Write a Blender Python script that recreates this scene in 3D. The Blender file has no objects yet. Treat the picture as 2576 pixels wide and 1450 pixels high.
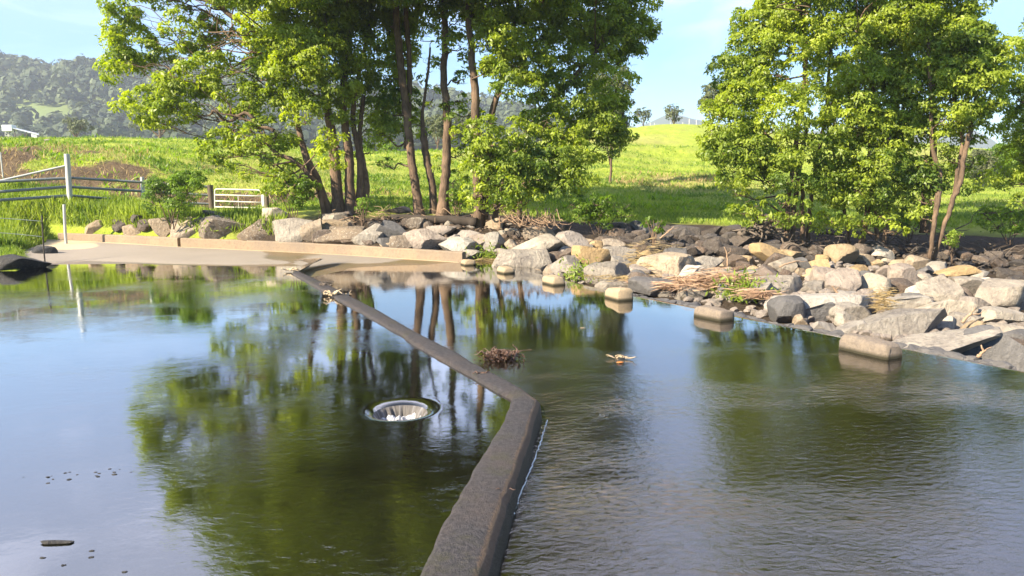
import bpy, math, random
import numpy as np
from mathutils import Vector, Matrix
from mathutils.geometry import delaunay_2d_cdt
rng = np.random.default_rng(7)
random.seed(7)
SC = bpy.context.scene
COL = SC.collection
R = math.radians

# ------------------------------------------------------------ camera
F = 1860.0            # focal length measured in 2576-wide picture units
CAMH = 2.3
cam_d = bpy.data.cameras.new('camera'); cam = bpy.data.objects.new('camera', cam_d); COL.objects.link(cam)
cam_d.sensor_width = 36; cam_d.lens = 36*F/2576; cam_d.clip_start = .05; cam_d.clip_end = 6000
PITCH = math.atan((725-463)/F); ROLL = R(0.75)
cam.matrix_world = Matrix.Translation((0,0,CAMH)) @ Matrix.Rotation(R(90)-PITCH,4,'X') @ Matrix.Rotation(-ROLL,4,'Z')
SC.camera = cam
CM = np.array(cam.matrix_world.to_3x3())
def ray(x, y):
    d = CM @ np.array([(x-1288)/F, -(y-725)/F, -1.0]); return d
def P(x, y, z=0.0):
    d = ray(x,y); t = (z-CAMH)/d[2]; return np.array([d[0]*t, d[1]*t, z])
def PD(x, y, D):
    d = ray(x,y); t = D/d[1]; return np.array([d[0]*t, D, CAMH+d[2]*t])
def toward(p):        # picture position of a world point (for planning masks of planting areas only)
    v = CM.T @ (np.asarray(p)-np.array([0,0,CAMH])); return 1288+F*v[0]/-v[2], 725-F*v[1]/-v[2]

# ------------------------------------------------------------ noise (numpy)
_perm = rng.random((64,64,64)).astype(np.float32)
def vnoise(p, s=1.0):
    q = np.asarray(p, dtype=np.float64)*s + 1000.0
    i = np.floor(q).astype(np.int64); f = q-i; f = f*f*(3-2*f)
    r = 0
    for a in (0,1):
        for b in (0,1):
            for c in (0,1):
                w = (f[...,0] if a else 1-f[...,0])*(f[...,1] if b else 1-f[...,1])*(f[...,2] if c else 1-f[...,2])
                r = r + w*_perm[(i[...,0]+a)%64,(i[...,1]+b)%64,(i[...,2]+c)%64]
    return r-.5
def fbm(p, s=1.0, o=4):
    r=0; a=1.0
    for k in range(o): r = r + a*vnoise(np.asarray(p)+k*7.3, s); a*=.5; s*=2.1
    return r

# ------------------------------------------------------------ materials
def nt(name):
    m = bpy.data.materials.new(name); m.use_nodes = True; t = m.node_tree
    for n in list(t.nodes): t.nodes.remove(n)
    o = t.nodes.new('ShaderNodeOutputMaterial'); return m, t, o
def N(t, typ, **k):
    n = t.nodes.new(typ)
    for a, b in k.items():
        if a.startswith('i_'):
            key = a[2:]; key = int(key) if key.isdigit() else key.replace('_',' ')
            n.inputs[key].default_value = b
        else: setattr(n, a, b)
    return n
def ramp(t, src, stops):
    r = t.nodes.new('ShaderNodeValToRGB'); e = r.color_ramp.elements
    while len(e) < len(stops): e.new(.5)
    for k,(p,c) in enumerate(stops):
        e[k].position = p; e[k].color = (c,c,c,1) if not hasattr(c,'__len__') else (*c,1)
    t.links.new(src, r.inputs[0]); return r.outputs[0]
def mix(t, fac, a, b, typ='MIX'):
    m = t.nodes.new('ShaderNodeMix'); m.data_type='RGBA'; m.blend_type=typ
    for s, v in ((m.inputs[0],fac),(m.inputs[6],a),(m.inputs[7],b)):
        if isinstance(v,(int,float)): s.default_value = v
        elif isinstance(v,tuple): s.default_value = (*v,1)
        else: t.links.new(v, s)
    return m.outputs[2]
def math_(t, op, a, b=None):
    m = t.nodes.new('ShaderNodeMath'); m.operation = op
    for s, v in ((0,a),(1,b)):
        if v is None: continue
        if isinstance(v,(int,float)): m.inputs[s].default_value = v
        else: t.links.new(v, m.inputs[s])
    return m.outputs[0]
def noise(t, scale, detail=4, rough=.55, vec=None, dist=0):
    n = N(t,'ShaderNodeTexNoise'); n.inputs['Scale'].default_value=scale; n.inputs['Detail'].default_value=detail
    n.inputs['Roughness'].default_value=rough; n.inputs['Distortion'].default_value=dist
    if vec is not None: t.links.new(vec, n.inputs['Vector'])
    return n.outputs['Fac']
def geo(t): return N(t,'ShaderNodeNewGeometry').outputs['Position']
def objco(t): return N(t,'ShaderNodeTexCoord').outputs['Object']
def attr(t, name): return N(t,'ShaderNodeAttribute', attribute_name=name).outputs['Fac']
def mapping(t, vec, scale=(1,1,1), rot=(0,0,0)):
    m = N(t,'ShaderNodeMapping'); m.inputs['Scale'].default_value=scale; m.inputs['Rotation'].default_value=rot
    t.links.new(vec, m.inputs['Vector']); return m.outputs[0]
def bump(t, h, dist=.02, strength=1.0, nrm=None):
    b = N(t,'ShaderNodeBump'); b.inputs['Distance'].default_value=dist; b.inputs['Strength'].default_value=strength
    t.links.new(h, b.inputs['Height'])
    if nrm is not None: t.links.new(nrm, b.inputs['Normal'])
    return b.outputs[0]
def principled(t, o, col, rough=.8, nrm=None, spec=.3, metal=0):
    p = N(t,'ShaderNodeBsdfPrincipled')
    for s, v in (('Base Color',col),('Roughness',rough),('Specular IOR Level',spec),('Metallic',metal)):
        if isinstance(v,tuple): p.inputs[s].default_value=(*v,1)
        elif isinstance(v,(int,float)): p.inputs[s].default_value=v
        else: t.links.new(v, p.inputs[s])
    if nrm is not None: t.links.new(nrm, p.inputs['Normal'])
    t.links.new(p.outputs[0], o.inputs[0]); return p

def rock_mat(name, a, b, stain, lich=.3, bumpd=.05):
    m,t,o = nt(name); v = objco(t)
    rnd = N(t,'ShaderNodeObjectInfo').outputs['Random']
    off = N(t,'ShaderNodeVectorMath', operation='ADD'); t.links.new(v, off.inputs[0])
    cmb = N(t,'ShaderNodeCombineXYZ'); r10 = math_(t,'MULTIPLY',rnd,37.0)
    for k in range(3): t.links.new(r10, cmb.inputs[k])
    t.links.new(cmb.outputs[0], off.inputs[1]); v = off.outputs[0]
    n1 = noise(t, 2.2, 6, .62, v); n2 = noise(t, 9, 8, .7, v); n3 = noise(t, 40, 4, .7, v)
    c = mix(t, ramp(t,n1,[(.35,0),(.65,1)]), a, b)
    c = mix(t, math_(t,'MULTIPLY',ramp(t,n2,[(.5,0),(.72,1)]),.65), c, stain)
    lc = ramp(t, noise(t, 16, 5, .75, v, .4), [(.55,0),(.64,1)])
    c = mix(t, math_(t,'MULTIPLY',lc,lich), c, (.52,.50,.43))
    hv = N(t,'ShaderNodeHueSaturation'); t.links.new(c, hv.inputs['Color'])
    t.links.new(math_(t,'ADD',math_(t,'MULTIPLY',rnd,.35),.80), hv.inputs['Value'])
    t.links.new(math_(t,'ADD',math_(t,'MULTIPLY',math_(t,'FRACT',math_(t,'MULTIPLY',rnd,7.3)),.35),.75), hv.inputs['Saturation'])
    wv = N(t,'ShaderNodeTexWave'); wv.inputs['Scale'].default_value=2.2; wv.inputs['Distortion'].default_value=16; wv.inputs['Detail'].default_value=4
    t.links.new(v, wv.inputs['Vector'])
    h = math_(t,'ADD', math_(t,'ADD',n2,math_(t,'MULTIPLY',n3,.35)), math_(t,'MULTIPLY',wv.outputs['Fac'],.09))
    principled(t,o,hv.outputs[0], .85, bump(t,h,bumpd*1.5), .25); return m
ROCK = {
 'grey': rock_mat('grey_rock',(.34,.295,.235),(.21,.18,.15),(.065,.056,.05),.25),
 'pale': rock_mat('pale_rock',(.46,.40,.32),(.33,.285,.23),(.13,.11,.09),.25),
 'mauve': rock_mat('mauve_rock',(.36,.295,.24),(.23,.19,.16),(.09,.07,.062),.25),
 'tan': rock_mat('tan_rock',(.38,.29,.19),(.26,.20,.14),(.10,.072,.05),.3),
 'ochre': rock_mat('ochre_rock',(.42,.30,.165),(.31,.225,.13),(.16,.11,.07),.12),
 'brown': rock_mat('brown_shade_rock',(.15,.105,.075),(.105,.08,.062),(.055,.04,.03),.25),  # brown rock tone, deepened to carry tree shade on the far stack
 'lichen': rock_mat('lichen_rock',(.25,.19,.13),(.15,.115,.085),(.07,.052,.04),.6),
 'dark': rock_mat('dark_shade_rock',(.06,.05,.044),(.095,.076,.062),(.032,.027,.024),.15),  # dark rock tone, darkened further in place of the bank's tree shade
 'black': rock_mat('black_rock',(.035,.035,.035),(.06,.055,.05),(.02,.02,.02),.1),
 'slate': rock_mat('slate_rock',(.15,.14,.135),(.105,.10,.098),(.07,.064,.06),.08,.03),
}
def flat_mat(name, col, rough=.7, metal=0, nscale=30, amt=.35, bd=.004):
    m,t,o = nt(name); n = noise(t, nscale, 5, .65, geo(t))
    c = mix(t, math_(t,'MULTIPLY',n,amt*1.6), col, tuple(x*.35 for x in col))
    principled(t,o,c,rough,bump(t,n,bd),.4,metal); return m
M_ = {}
def leaf_mat(name, young, old, trans=.48, rough=.42):
    m,t,o = nt(name); tint = attr(t,'tint')
    c = mix(t, tint, old, young)
    d = N(t,'ShaderNodeBsdfPrincipled'); t.links.new(c,d.inputs['Base Color']); d.inputs['Roughness'].default_value=rough
    d.inputs['Specular IOR Level'].default_value=.35
    tr = N(t,'ShaderNodeBsdfTranslucent'); hc = N(t,'ShaderNodeHueSaturation'); hc.inputs['Saturation'].default_value=1.15; hc.inputs['Value'].default_value=1.5
    t.links.new(c,hc.inputs['Color']); t.links.new(hc.outputs[0],tr.inputs[0])
    ms = N(t,'ShaderNodeMixShader'); ms.inputs[0].default_value=trans
    t.links.new(d.outputs[0],ms.inputs[1]); t.links.new(tr.outputs[0],ms.inputs[2]); t.links.new(ms.outputs[0],o.inputs[0]); return m
LEAF_A = leaf_mat('laurel_leaves',(.39,.46,.06),(.10,.165,.028))
LEAF_B = leaf_mat('olive_green_leaves',(.21,.32,.035),(.065,.12,.018))
LEAF_FERN = leaf_mat('wattle_leaves',(.22,.33,.05),(.08,.14,.03))
LEAF_FAR = leaf_mat('gum_leaves',(.15,.17,.075),(.075,.095,.045),.25,.6)
LEAF_FOREST = leaf_mat('forest_leaves',(.10,.125,.055),(.03,.05,.026),.15,.8)
LEAF_WEED = leaf_mat('weed_leaves',(.30,.40,.06),(.14,.2,.03))
GRASS = leaf_mat('grass_blades',(.29,.36,.055),(.09,.155,.025),.35,.6)
DRY = leaf_mat('dry_reeds',(.44,.30,.19),(.24,.145,.09),.2,.7)
DRYG = leaf_mat('dry_grass',(.42,.32,.16),(.28,.2,.09),.3,.7)
def bark_mat(name, a, b):
    m,t,o = nt(name); v = mapping(t, geo(t), (1,1,.22)); n = noise(t, 22, 6, .7, v); n2 = noise(t, 1.4, 3, .6, geo(t))
    c = mix(t, ramp(t,n,[(.35,0),(.65,1)]), a, b); c = mix(t, ramp(t,n2,[(.5,0),(.68,.45)]), c, (.30,.20,.13))
    principled(t,o,c,.9,bump(t,n,.03),.2); return m
BARK = bark_mat('tree_bark',(.06,.042,.03),(.16,.11,.075))
BARK_RED = bark_mat('reddish_bark',(.075,.05,.035),(.19,.13,.09))
BARK_PALE = bark_mat('pale_bark',(.30,.27,.22),(.5,.46,.4))
TWIG = flat_mat('pale_twig',(.36,.24,.15),.8)
WOOD = flat_mat('grey_driftwood',(.14,.11,.085),.85)
RAILM = flat_mat('galvanised_rail',(.20,.22,.22),.55,.3,12,.25)
POSTM = flat_mat('pale_painted_steel',(.48,.48,.46),.5,.2,14,.2)
GATEM = flat_mat('white_painted_gate',(.60,.57,.52),.5,0,20,.15)
OLDWOOD = flat_mat('weathered_wood',(.13,.10,.075),.9,0,40,.5)
WIRE = flat_mat('pale_fence_wire',(.75,.78,.6),.5)
DSTEEL = flat_mat('dark_steel_stake',(.07,.06,.05),.7,.3)
ROOFM = flat_mat('galvanised_sheet',(.42,.45,.48),.5,.35,3,.15,.001)
TANKM = flat_mat('white_water_tank',(.55,.60,.64),.5,0,3,.1,.001)
DARKM = flat_mat('dark_shed_wall',(.05,.055,.06),.8)  # plain dark material for the back wall of the shed

# ------------------------------------------------------------ mesh helpers
def meta(o, label=None, cat=None, group=None, kind=None):
    if label: o['label']=label
    if cat: o['category']=cat
    if group: o['group']=group
    if kind: o['kind']=kind
    return o
def mesh_np(name, V, Fc, mat, parent=None, base=None, smooth=False, tint=None, sharp=None, attrs=None):
    """V (n,3) world coordinates, Fc (m,k) int array or list of faces."""
    V = np.asarray(V, dtype=np.float64)
    me = bpy.data.meshes.new(name)
    if parent is not None: b = np.array(parent['_b'])
    elif base is not None: b = np.asarray(base, dtype=np.float64)
    else: b = np.zeros(3)
    W = V-b
    if isinstance(Fc, np.ndarray):
        m,k = Fc.shape
        me.vertices.add(len(W)); me.vertices.foreach_set('co', W.astype(np.float32).ravel())
        me.loops.add(m*k); me.loops.foreach_set('vertex_index', Fc.astype(np.int32).ravel())
        me.polygons.add(m); me.polygons.foreach_set('loop_start', np.arange(0,m*k,k,dtype=np.int32))
        me.update(calc_edges=True)
    else:
        me.from_pydata([tuple(x) for x in W], [], [tuple(f) for f in Fc]); me.update()
    if smooth: me.polygons.foreach_set('use_smooth', np.ones(len(me.polygons),dtype=bool))
    if sharp is not None: me.set_sharp_from_angle(angle=sharp)
    if tint is not None:
        a = me.attributes.new('tint','FLOAT','FACE'); a.data.foreach_set('value', np.asarray(tint,dtype=np.float32))
    for k,v in (attrs or {}).items():
        a = me.attributes.new(k,'FLOAT','POINT'); a.data.foreach_set('value', np.asarray(v,dtype=np.float32))
    me.materials.append(mat)
    o = bpy.data.objects.new(name, me); COL.objects.link(o)
    if parent is not None: o.parent = parent; o['_b'] = list(map(float,b))
    else: o.location = b; o['_b'] = list(map(float,b))
    return o
def empty(name, base):
    o = bpy.data.objects.new(name, None); COL.objects.link(o); o.location = base; o.empty_display_size=.1
    o['_b'] = list(map(float,base)); return o
def tube(pts, rad, n=8, cap=True):
    pts = np.asarray(pts,float); rad = np.broadcast_to(np.asarray(rad,float),(len(pts),)); V=[];Fc=[]
    tan = np.gradient(pts,axis=0); tan /= np.linalg.norm(tan,axis=1)[:,None]+1e-9
    ref = np.array([0,0,1.0]) if abs(tan[0,2])<.9 else np.array([1.0,0,0])
    u = np.cross(tan[0],ref); u/=np.linalg.norm(u)
    for k in range(len(pts)):
        u = u-tan[k]*np.dot(u,tan[k]); u/=np.linalg.norm(u)+1e-9; w=np.cross(tan[k],u)
        a = np.arange(n)*2*math.pi/n
        V.append(pts[k]+rad[k]*(np.cos(a)[:,None]*u+np.sin(a)[:,None]*w))
    V=np.concatenate(V)
    for k in range(len(pts)-1):
        for j in range(n):
            a=k*n+j; b=k*n+(j+1)%n; Fc.append((a,b,b+n,a+n))
    if cap: Fc.append(tuple(range(n-1,-1,-1))); Fc.append(tuple(range((len(pts)-1)*n,len(pts)*n)))
    return V,Fc
def join(parts):
    V=[];Fc=[];o=0
    for v,f in parts:
        V.append(v); Fc += [tuple(i+o for i in q) for q in f]; o+=len(v)
    return np.concatenate(V),Fc
def smoothline(pts, m=6, jit=0.0):
    pts=[np.asarray(p,float) for p in pts]; q=[2*pts[0]-pts[1]]+pts+[2*pts[-1]-pts[-2]]; out=[]
    for k in range(1,len(q)-2):
        for s in range(m):
            t=s/m; a,b,c,d=q[k-1:k+3]
            out.append(.5*((2*b)+(c-a)*t+(2*a-5*b+4*c-d)*t*t+(3*b-a-3*c+d)*t**3))
    out.append(pts[-1]); out=np.array(out)
    if jit: out[1:-1]+=rng.normal(0,jit,(len(out)-2,3))
    return out
def box(c, s, rotz=0, bev=0):
    """eight-corner block centred at c; bev chamfers the vertical and top edges"""
    x,y,z=np.array(s)/2
    if bev:
        b=bev
        ring=lambda zz,i:[(-x+i,-y+b+i,zz),(-x+b+i,-y+i,zz),(x-b-i,-y+i,zz),(x-i,-y+b+i,zz),(x-i,y-b-i,zz),(x-b-i,y-i,zz),(-x+b+i,y-i,zz),(-x+i,y-b-i,zz)]
        V=np.array(ring(-z,0)+ring(z-b,0)+ring(z,b*.7)); Fc=[tuple(range(7,-1,-1)),tuple(range(16,24))]
        for k in (0,8):
            for j in range(8): Fc.append((k+j,k+(j+1)%8,k+8+(j+1)%8,k+8+j))
    else:
        V=np.array([(a,b_,c_) for c_ in(-z,z) for b_ in(-y,y) for a in(-x,x)])
        Fc=[(0,2,3,1),(4,5,7,6),(0,1,5,4),(2,6,7,3),(0,4,6,2),(1,3,7,5)]
    cs,sn=math.cos(rotz),math.sin(rotz); V=V@np.array([[cs,sn,0],[-sn,cs,0],[0,0,1]]); return V+np.asarray(c),Fc
def norm(v): return v/(np.linalg.norm(v,axis=-1,keepdims=True)+1e-9)
def leaves(name, C, size, axis, up, tint, mat, parent=None, base=None, aspect=.42, fold=.18):
    n=len(C); axis=norm(axis); side=norm(np.cross(axis,up)); nn=np.cross(side,axis); s=np.asarray(size).reshape(-1,1)*np.ones((n,1))
    V=np.empty((n,4,3)); V[:,0]=C-axis*s*.5; V[:,2]=C+axis*s*.5
    mid=C-axis*s*.05+nn*s*fold; V[:,1]=mid+side*s*aspect*.5; V[:,3]=mid-side*s*aspect*.5
    Fc=np.arange(n*4).reshape(n,4)
    return mesh_np(name,V.reshape(-1,3),Fc,mat,parent,base,tint=tint)
SUN_E=5.0; SKY_S=.055; EXPO=1.8; HAZE_D=.00036; SKY_T=(.68,.95,1.26); CLOUD_C=(20,20,24)
# ------------------------------------------------------------ ground
COLS = {  # column (picture x): (distance, height) of the ground along it
 -600:[(0,-.5),(15,-.45),(17.5,-.05),(18.5,.25),(20,.6),(23,1.1),(28,2.2),(36,4),(44,5.2),(54,5.7),(60,6.0),(100,8.3),(230,16),(360,24)],
 0:[(0,-.5),(16.5,-.45),(19,.02),(19.8,.26),(21.5,.40),(24,.52),(26.3,.7),(27.6,1.2),(29,1.6),(31,1.95),(33,2.5),(36,3.7),(42,4.7),(50,5.45),(60,5.95),(100,8.2),(230,16),(360,24)],
 300:[(0,-.5),(16.5,-.45),(18.6,-.1),(24.5,.36),(24.9,.62),(26,.9),(28,1.3),(30.5,1.6),(32.5,1.9),(34,2.6),(37,3.55),(43,4.5),(52,5.45),(60,5.9),(100,8.1),(230,15.6),(360,24)],
 600:[(0,-.5),(15.5,-.45),(17.6,-.2),(23.6,.2),(24.3,.62),(25.3,.85),(27,1.1),(31,1.2),(34,1.7),(38,2.9),(45,4.2),(55,5.4),(60,5.7),(100,7.6),(230,14),(360,22)],
 900:[(0,-.5),(14,-.5),(18,-.35),(22.8,-.05),(23.4,.38),(24.5,.65),(26,1.05),(27.5,1.35),(32,1.6),(38,2.3),(46,3.4),(55,4.6),(65,5.0),(100,6),(230,10),(360,16)],
 1200:[(0,-.5),(20.8,-.5),(22,-.12),(23,.25),(24.5,.6),(26,.95),(27,1.25),(33,1.4),(40,2.2),(50,3.6),(60,4.8),(75,5.5),(100,6),(230,8),(360,12)],
 1500:[(0,-.5),(16.6,-.5),(17.6,-.2),(20,.08),(22.5,.28),(25,.65),(28,1.0),(36,1.4),(42,2.1),(50,2.8),(60,3.8),(80,7.3),(100,9.5),(130,9.8),(230,8),(360,8)],
 1700:[(0,-.5),(14.6,-.5),(15.4,-.25),(18,-.05),(21,.12),(23,.28),(25,.55),(27.3,.85),(30,1.0),(37,1.3),(42,1.7),(46,2.3),(50,2.75),(58,3.0),(63,3.7),(72,5.3),(90,9.4),(110,10.4),(130,10.2),(230,8),(360,8)],
 2000:[(0,-.5),(12,-.55),(13,-.3),(15,-.12),(19,-.02),(21,.02),(22,-.05),(24,.12),(26,.55),(28,.8),(38,1.2),(46,2.1),(60,3.3),(80,6),(100,9),(130,9.6),(230,8),(360,8)],
 2300:[(0,-.5),(10.2,-.6),(11,-.4),(13,-.25),(18,-.12),(20.5,-.2),(22,-.55),(24,-.4),(26,.25),(28,.65),(35,1.0),(45,1.6),(60,2.8),(80,5.6),(110,8),(230,8),(360,8)],
 2576:[(0,-.5),(9.2,-.6),(10,-.5),(13,-.4),(17,-.28),(19.5,-.45),(21.5,-.9),(24,-.6),(26,.1),(29,.8),(36,1.2),(50,1.7),(70,3.0),(90,5),(120,7),(230,8),(360,8)],
 3200:[(0,-.5),(7,-.6),(10,-.6),(16,-.6),(21,-.9),(24,-.6),(27,.4),(31,1.0),(50,1.8),(70,3.0),(90,5),(120,7),(230,8),(360,8)],
}
_cx = np.array(sorted(COLS)); _cu = (_cx-1288)/F
_dl = np.concatenate([np.linspace(-40,15,56)[:-1], np.arange(15,36,.25), np.arange(36,70,1.0), np.geomspace(70,1200,60)])
_T = np.array([np.interp(_dl, [a for a,b in COLS[x]], [b for a,b in COLS[x]]) for x in _cx])
def _yh(x):   # picture row of the horizon in column x
    d0,d1=ray(x,400),ray(x,500); f=d0[2]/(d0[2]-d1[2]); return 400+100*f
for _i,_x in enumerate(_cx): _T[_i]+=np.where(_dl>20,(_yh(np.clip(_x,0,2576))-465)*np.maximum(_dl-8,0)/F*np.clip((200-_dl)/100,0,1)*np.clip((_dl-20)/8,0,1)*np.clip(1-(_dl-32)/40,.6,1),0)
_k = np.array([.1,.2,.4,.2,.1]); _T = np.array([np.convolve(np.pad(r,2,'edge'),_k,'valid') for r in _T])
_w=[P(*q) for q in ((120,603,.47),(300,611,.385),(451,620.5,.305),(650,630,.205),(860,640.5,.11),(1000,650,.055),(1175,661,-.01))]
WLu=np.array([q[0]/q[1] for q in _w]); WLy=np.array([q[1] for q in _w]); WLz=np.array([q[2] for q in _w])
def ground_raw(X, Y):
    X=np.asarray(X,float); Y=np.asarray(Y,float)
    u = X/np.maximum(Y,3.0); u=np.clip(u,_cu[0],_cu[-1]-1e-6)
    i = np.clip(np.searchsorted(_cu,u,side='right')-1,0,len(_cu)-2); f=(u-_cu[i])/(_cu[i+1]-_cu[i]); f=f*f*(3-2*f)
    j = np.clip(np.searchsorted(_dl,Y,side='right')-1,0,len(_dl)-2); g=np.clip((Y-_dl[j])/(_dl[j+1]-_dl[j]),0,1)
    a=_T[i,j]*(1-g)+_T[i,j+1]*g; b=_T[i+1,j]*(1-g)+_T[i+1,j+1]*g
    z=a*(1-f)+b*f
    Xu=X/np.maximum(Y,3.0)
    Yw=np.interp(Xu,WLu,WLy); zb=np.interp(Xu,WLu,WLz); k=np.clip((Xu-WLu[0]+.045)/.045,0,1)*(Xu<WLu[-1])
    cap=np.where(Y<Yw+.14,zb-.13-np.clip(Yw-Y,0,9)*.09,zb+.12+np.clip(Y-Yw-.14,0,99)*1.1)
    return np.where(k>0,np.minimum(z,cap)*k+z*(1-k),z)
def soilness(X,Y):
    z=ground_raw(X,Y); u=X/np.maximum(Y,3)*F+1288
    p=np.stack([X,Y,0*X],-1)
    s=np.clip(1-np.abs(Y-34.0-.6*np.sin(X*.5))/2.9,0,1)*np.clip((1180-u)/250,0,1)*1.25
    s=s+np.clip(1-np.abs(Y-38)/3.5,0,1)*np.clip((260-u)/200,0,1)*.55
    s=s+.4*np.clip((800-u)/300,0,1)*np.clip(1-np.abs(Y-40)/6,0,1)
    return np.clip(s*(.65+1.6*fbm(p,.45,3)),0,1)
def gz(X,Y,n=True):
    z=ground_raw(X,Y)
    if n:
        p=np.stack([X,Y,0*np.asarray(X,float)],-1); k=np.clip((np.asarray(Y)-24)/10,0,1)
        s=soilness(np.asarray(X,float),np.asarray(Y,float))
        z=z+k*(.22*fbm(p,.35,4)+.10*fbm(p,1.7,3))*np.clip(1-(np.asarray(Y)-70)/120,.5,1)+s*(.22*fbm(p,1.3,3)+.14*fbm(p,4.5,2))+np.clip((np.asarray(Y)-40)/8,0,1)*np.clip(1-(np.asarray(Y)-75)/60,0,1)*.34*fbm(np.stack([X*.12,np.asarray(Y)*.8,0*np.asarray(X,float)],-1),1.0,3)
    return z
def hit(x, y, z0=None):
    d = ray(x,y); Y=np.arange(8,140,.05); X=d[0]/d[1]*Y; Z=CAMH+d[2]/d[1]*Y; g=ground_raw(X,Y)
    k=np.argmax(Z<g) if (Z<g).any() else len(Y)-1
    return np.array([X[k],Y[k],g[k]])

Ys = np.concatenate([np.linspace(-15,15,16)[:-1], np.arange(15,30,.14), np.arange(30,66,.3), np.arange(66,120,1.2), np.geomspace(120,420,40)])
us = np.concatenate([np.linspace(-1.9,-.85,14)[:-1], np.linspace(-.85,.85,330), np.linspace(.85,1.9,14)[1:]])
UU,YY = np.meshgrid(us,Ys); XX = UU*np.maximum(np.abs(YY)*.9+1.0, 0) ; XX = UU*np.where(YY>6,YY,6+ (6-YY)*.3)
ZZ = gz(XX,YY)
soil = soilness(XX,YY)
# rocky leaf-littered bank under the trees, its colour also darkened for their shade
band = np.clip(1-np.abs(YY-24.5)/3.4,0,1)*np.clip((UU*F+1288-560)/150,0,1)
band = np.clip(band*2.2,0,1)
p3=np.stack([XX,YY,0*XX],-1)
dry = np.clip(1-np.abs(YY-47)/4,0,1)*np.clip((UU*F+1288-1350)/200,0,1)*np.clip((1950-(UU*F+1288))/100,0,1)
dry = np.clip(dry*1.3*(.55+1.5*fbm(p3,.7,3)),0,1)
dry = np.maximum(dry, np.clip(fbm(p3,.09,3)*1.1,0,.45)*(YY>34))
ny,nx = YY.shape; idx=np.arange(ny*nx).reshape(ny,nx)
Fq=np.stack([idx[:-1,:-1],idx[:-1,1:],idx[1:,1:],idx[1:,:-1]],-1).reshape(-1,4)
m,t,o = nt('pasture_ground'); v=geo(t)
n1=noise(t,.16,5,.6,v); n2=noise(t,1.3,6,.65,v); n3=noise(t,9,5,.7,v)
g = mix(t, ramp(t,n2,[(.3,0),(.7,1)]), (.20,.26,.025),(.34,.40,.055))
g = mix(t, math_(t,'MULTIPLY',ramp(t,n1,[(.45,0),(.65,1)]),.45), g, (.30,.34,.06))
g = mix(t, math_(t,'MULTIPLY',ramp(t,n3,[(.52,0),(.7,1)]),.5), g, (.09,.14,.015))
g = mix(t, math_(t,'MULTIPLY',ramp(t,noise(t,.45,5,.7,v),[(.5,0),(.62,1)]),.3), g, (.22,.20,.06)); g = mix(t, attr(t,'dry'), g, mix(t,n3,(.40,.31,.15),(.26,.24,.08)))
so = mix(t, ramp(t,n3,[(.3,0),(.7,1)]), (.065,.045,.028),(.15,.11,.065))
sf = ramp(t, math_(t,'ADD',attr(t,'soil'),math_(t,'MULTIPLY',math_(t,'SUBTRACT',n3,.5),1.1)),[(.28,0),(.5,1)])
g = mix(t, sf, g, so)
rk = mix(t, n3, (.03,.023,.017),(.075,.056,.04)); g = mix(t, attr(t,'bank'), g, rk)  # leaf-litter colour, darkened as well to stand in for tree shade
mud = mix(t, n2, (.018,.018,.009),(.045,.042,.02)); g = mix(t, attr(t,'bed'), g, mud)
principled(t,o,g,.95,bump(t,math_(t,'ADD',n3,math_(t,'MULTIPLY',n2,2.)),.10),.1)
bed = np.clip((.12-ZZ)/.1,0,1)*(YY<24)
_A=P(1178,667);_F=P(2187,888); _sd=((_F[0]-_A[0])*(YY-_A[1])-(_F[1]-_A[1])*(XX-_A[0]))
down=(_sd>0)&(UU*F+1288>1150)&(YY<27); bed=np.where(down,0,bed); band=np.where(down,1,band)
ground = mesh_np('ground', np.stack([XX,YY,ZZ],-1).reshape(-1,3), Fq, m, smooth=True,
    attrs={'soil':soil.ravel(),'bank':band.ravel(),'dry':dry.ravel(),'bed':bed.ravel()})
meta(ground,'green sloping pasture with an eroded bank behind the river crossing','ground',kind='structure')

# ------------------------------------------------------------ far hills with forest
def ridge(u):
    return np.interp(u*F+1288, [-900,-300,0,80,180,262,380,500,700,900,1100,1300,1500,1800],[250,190,160,160,178,190,206,222,248,270,292,330,350,380])
def hill_z(X,Y):
    u=X/Y; c=2.3+(463-ridge(u))/F*640
    f=np.clip((Y-340)/300,0,1); f=f*f*(3-2*f)
    p=np.stack([X,Y,0*X],-1)
    return 20+(c-20)*f + fbm(p,.011,4)*26*np.clip((Y-370)/150,0,1)*np.clip(1-(Y-640)/200,.25,1)-np.clip(Y-650,0,999)*.12
hy=np.linspace(335,1000,90); hu=np.linspace(-1.3,.25,170); HU,HY=np.meshgrid(hu,hy); HX=HU*HY; HZ=hill_z(HX,HY)
ni,nj=HY.shape; ii=np.arange(ni*nj).reshape(ni,nj); Hf=np.stack([ii[:-1,:-1],ii[:-1,1:],ii[1:,1:],ii[1:,:-1]],-1).reshape(-1,4)
m,t,o=nt('hill_ground'); nn_=noise(t,.03,6,.6,geo(t)); principled(t,o,mix(t,nn_,(.17,.23,.06),(.11,.14,.05)),.95)
meta(mesh_np('hills',np.stack([HX,HY,HZ],-1).reshape(-1,3),Hf,m,smooth=True),'long forested ridge rising beyond the left pasture','hill',kind='structure')
def clear(px,py):   # green clearings on the hillside
    a=((px-135)/(58+ (py-285)*.3))**2+((py-287)/30)**2
    b=((px-60)/65)**2+((py-262)/9)**2; c=((px-230)/45)**2+((py-272)/6)**2
    return (a<1)|(b<1)|(c<1)
C=[];
gx=[]
yy=348
while yy<760:
    step=8.5; xs=np.arange(-1.05*yy,.22*yy,step); X=xs+rng.uniform(-3.5,3.5,len(xs)); Y=yy+rng.uniform(-3.5,3.5,len(xs)); gx.append(np.stack([X,Y],1)); yy+=step
T=np.concatenate(gx); TZ=hill_z(T[:,0],T[:,1])
keep=[]
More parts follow.
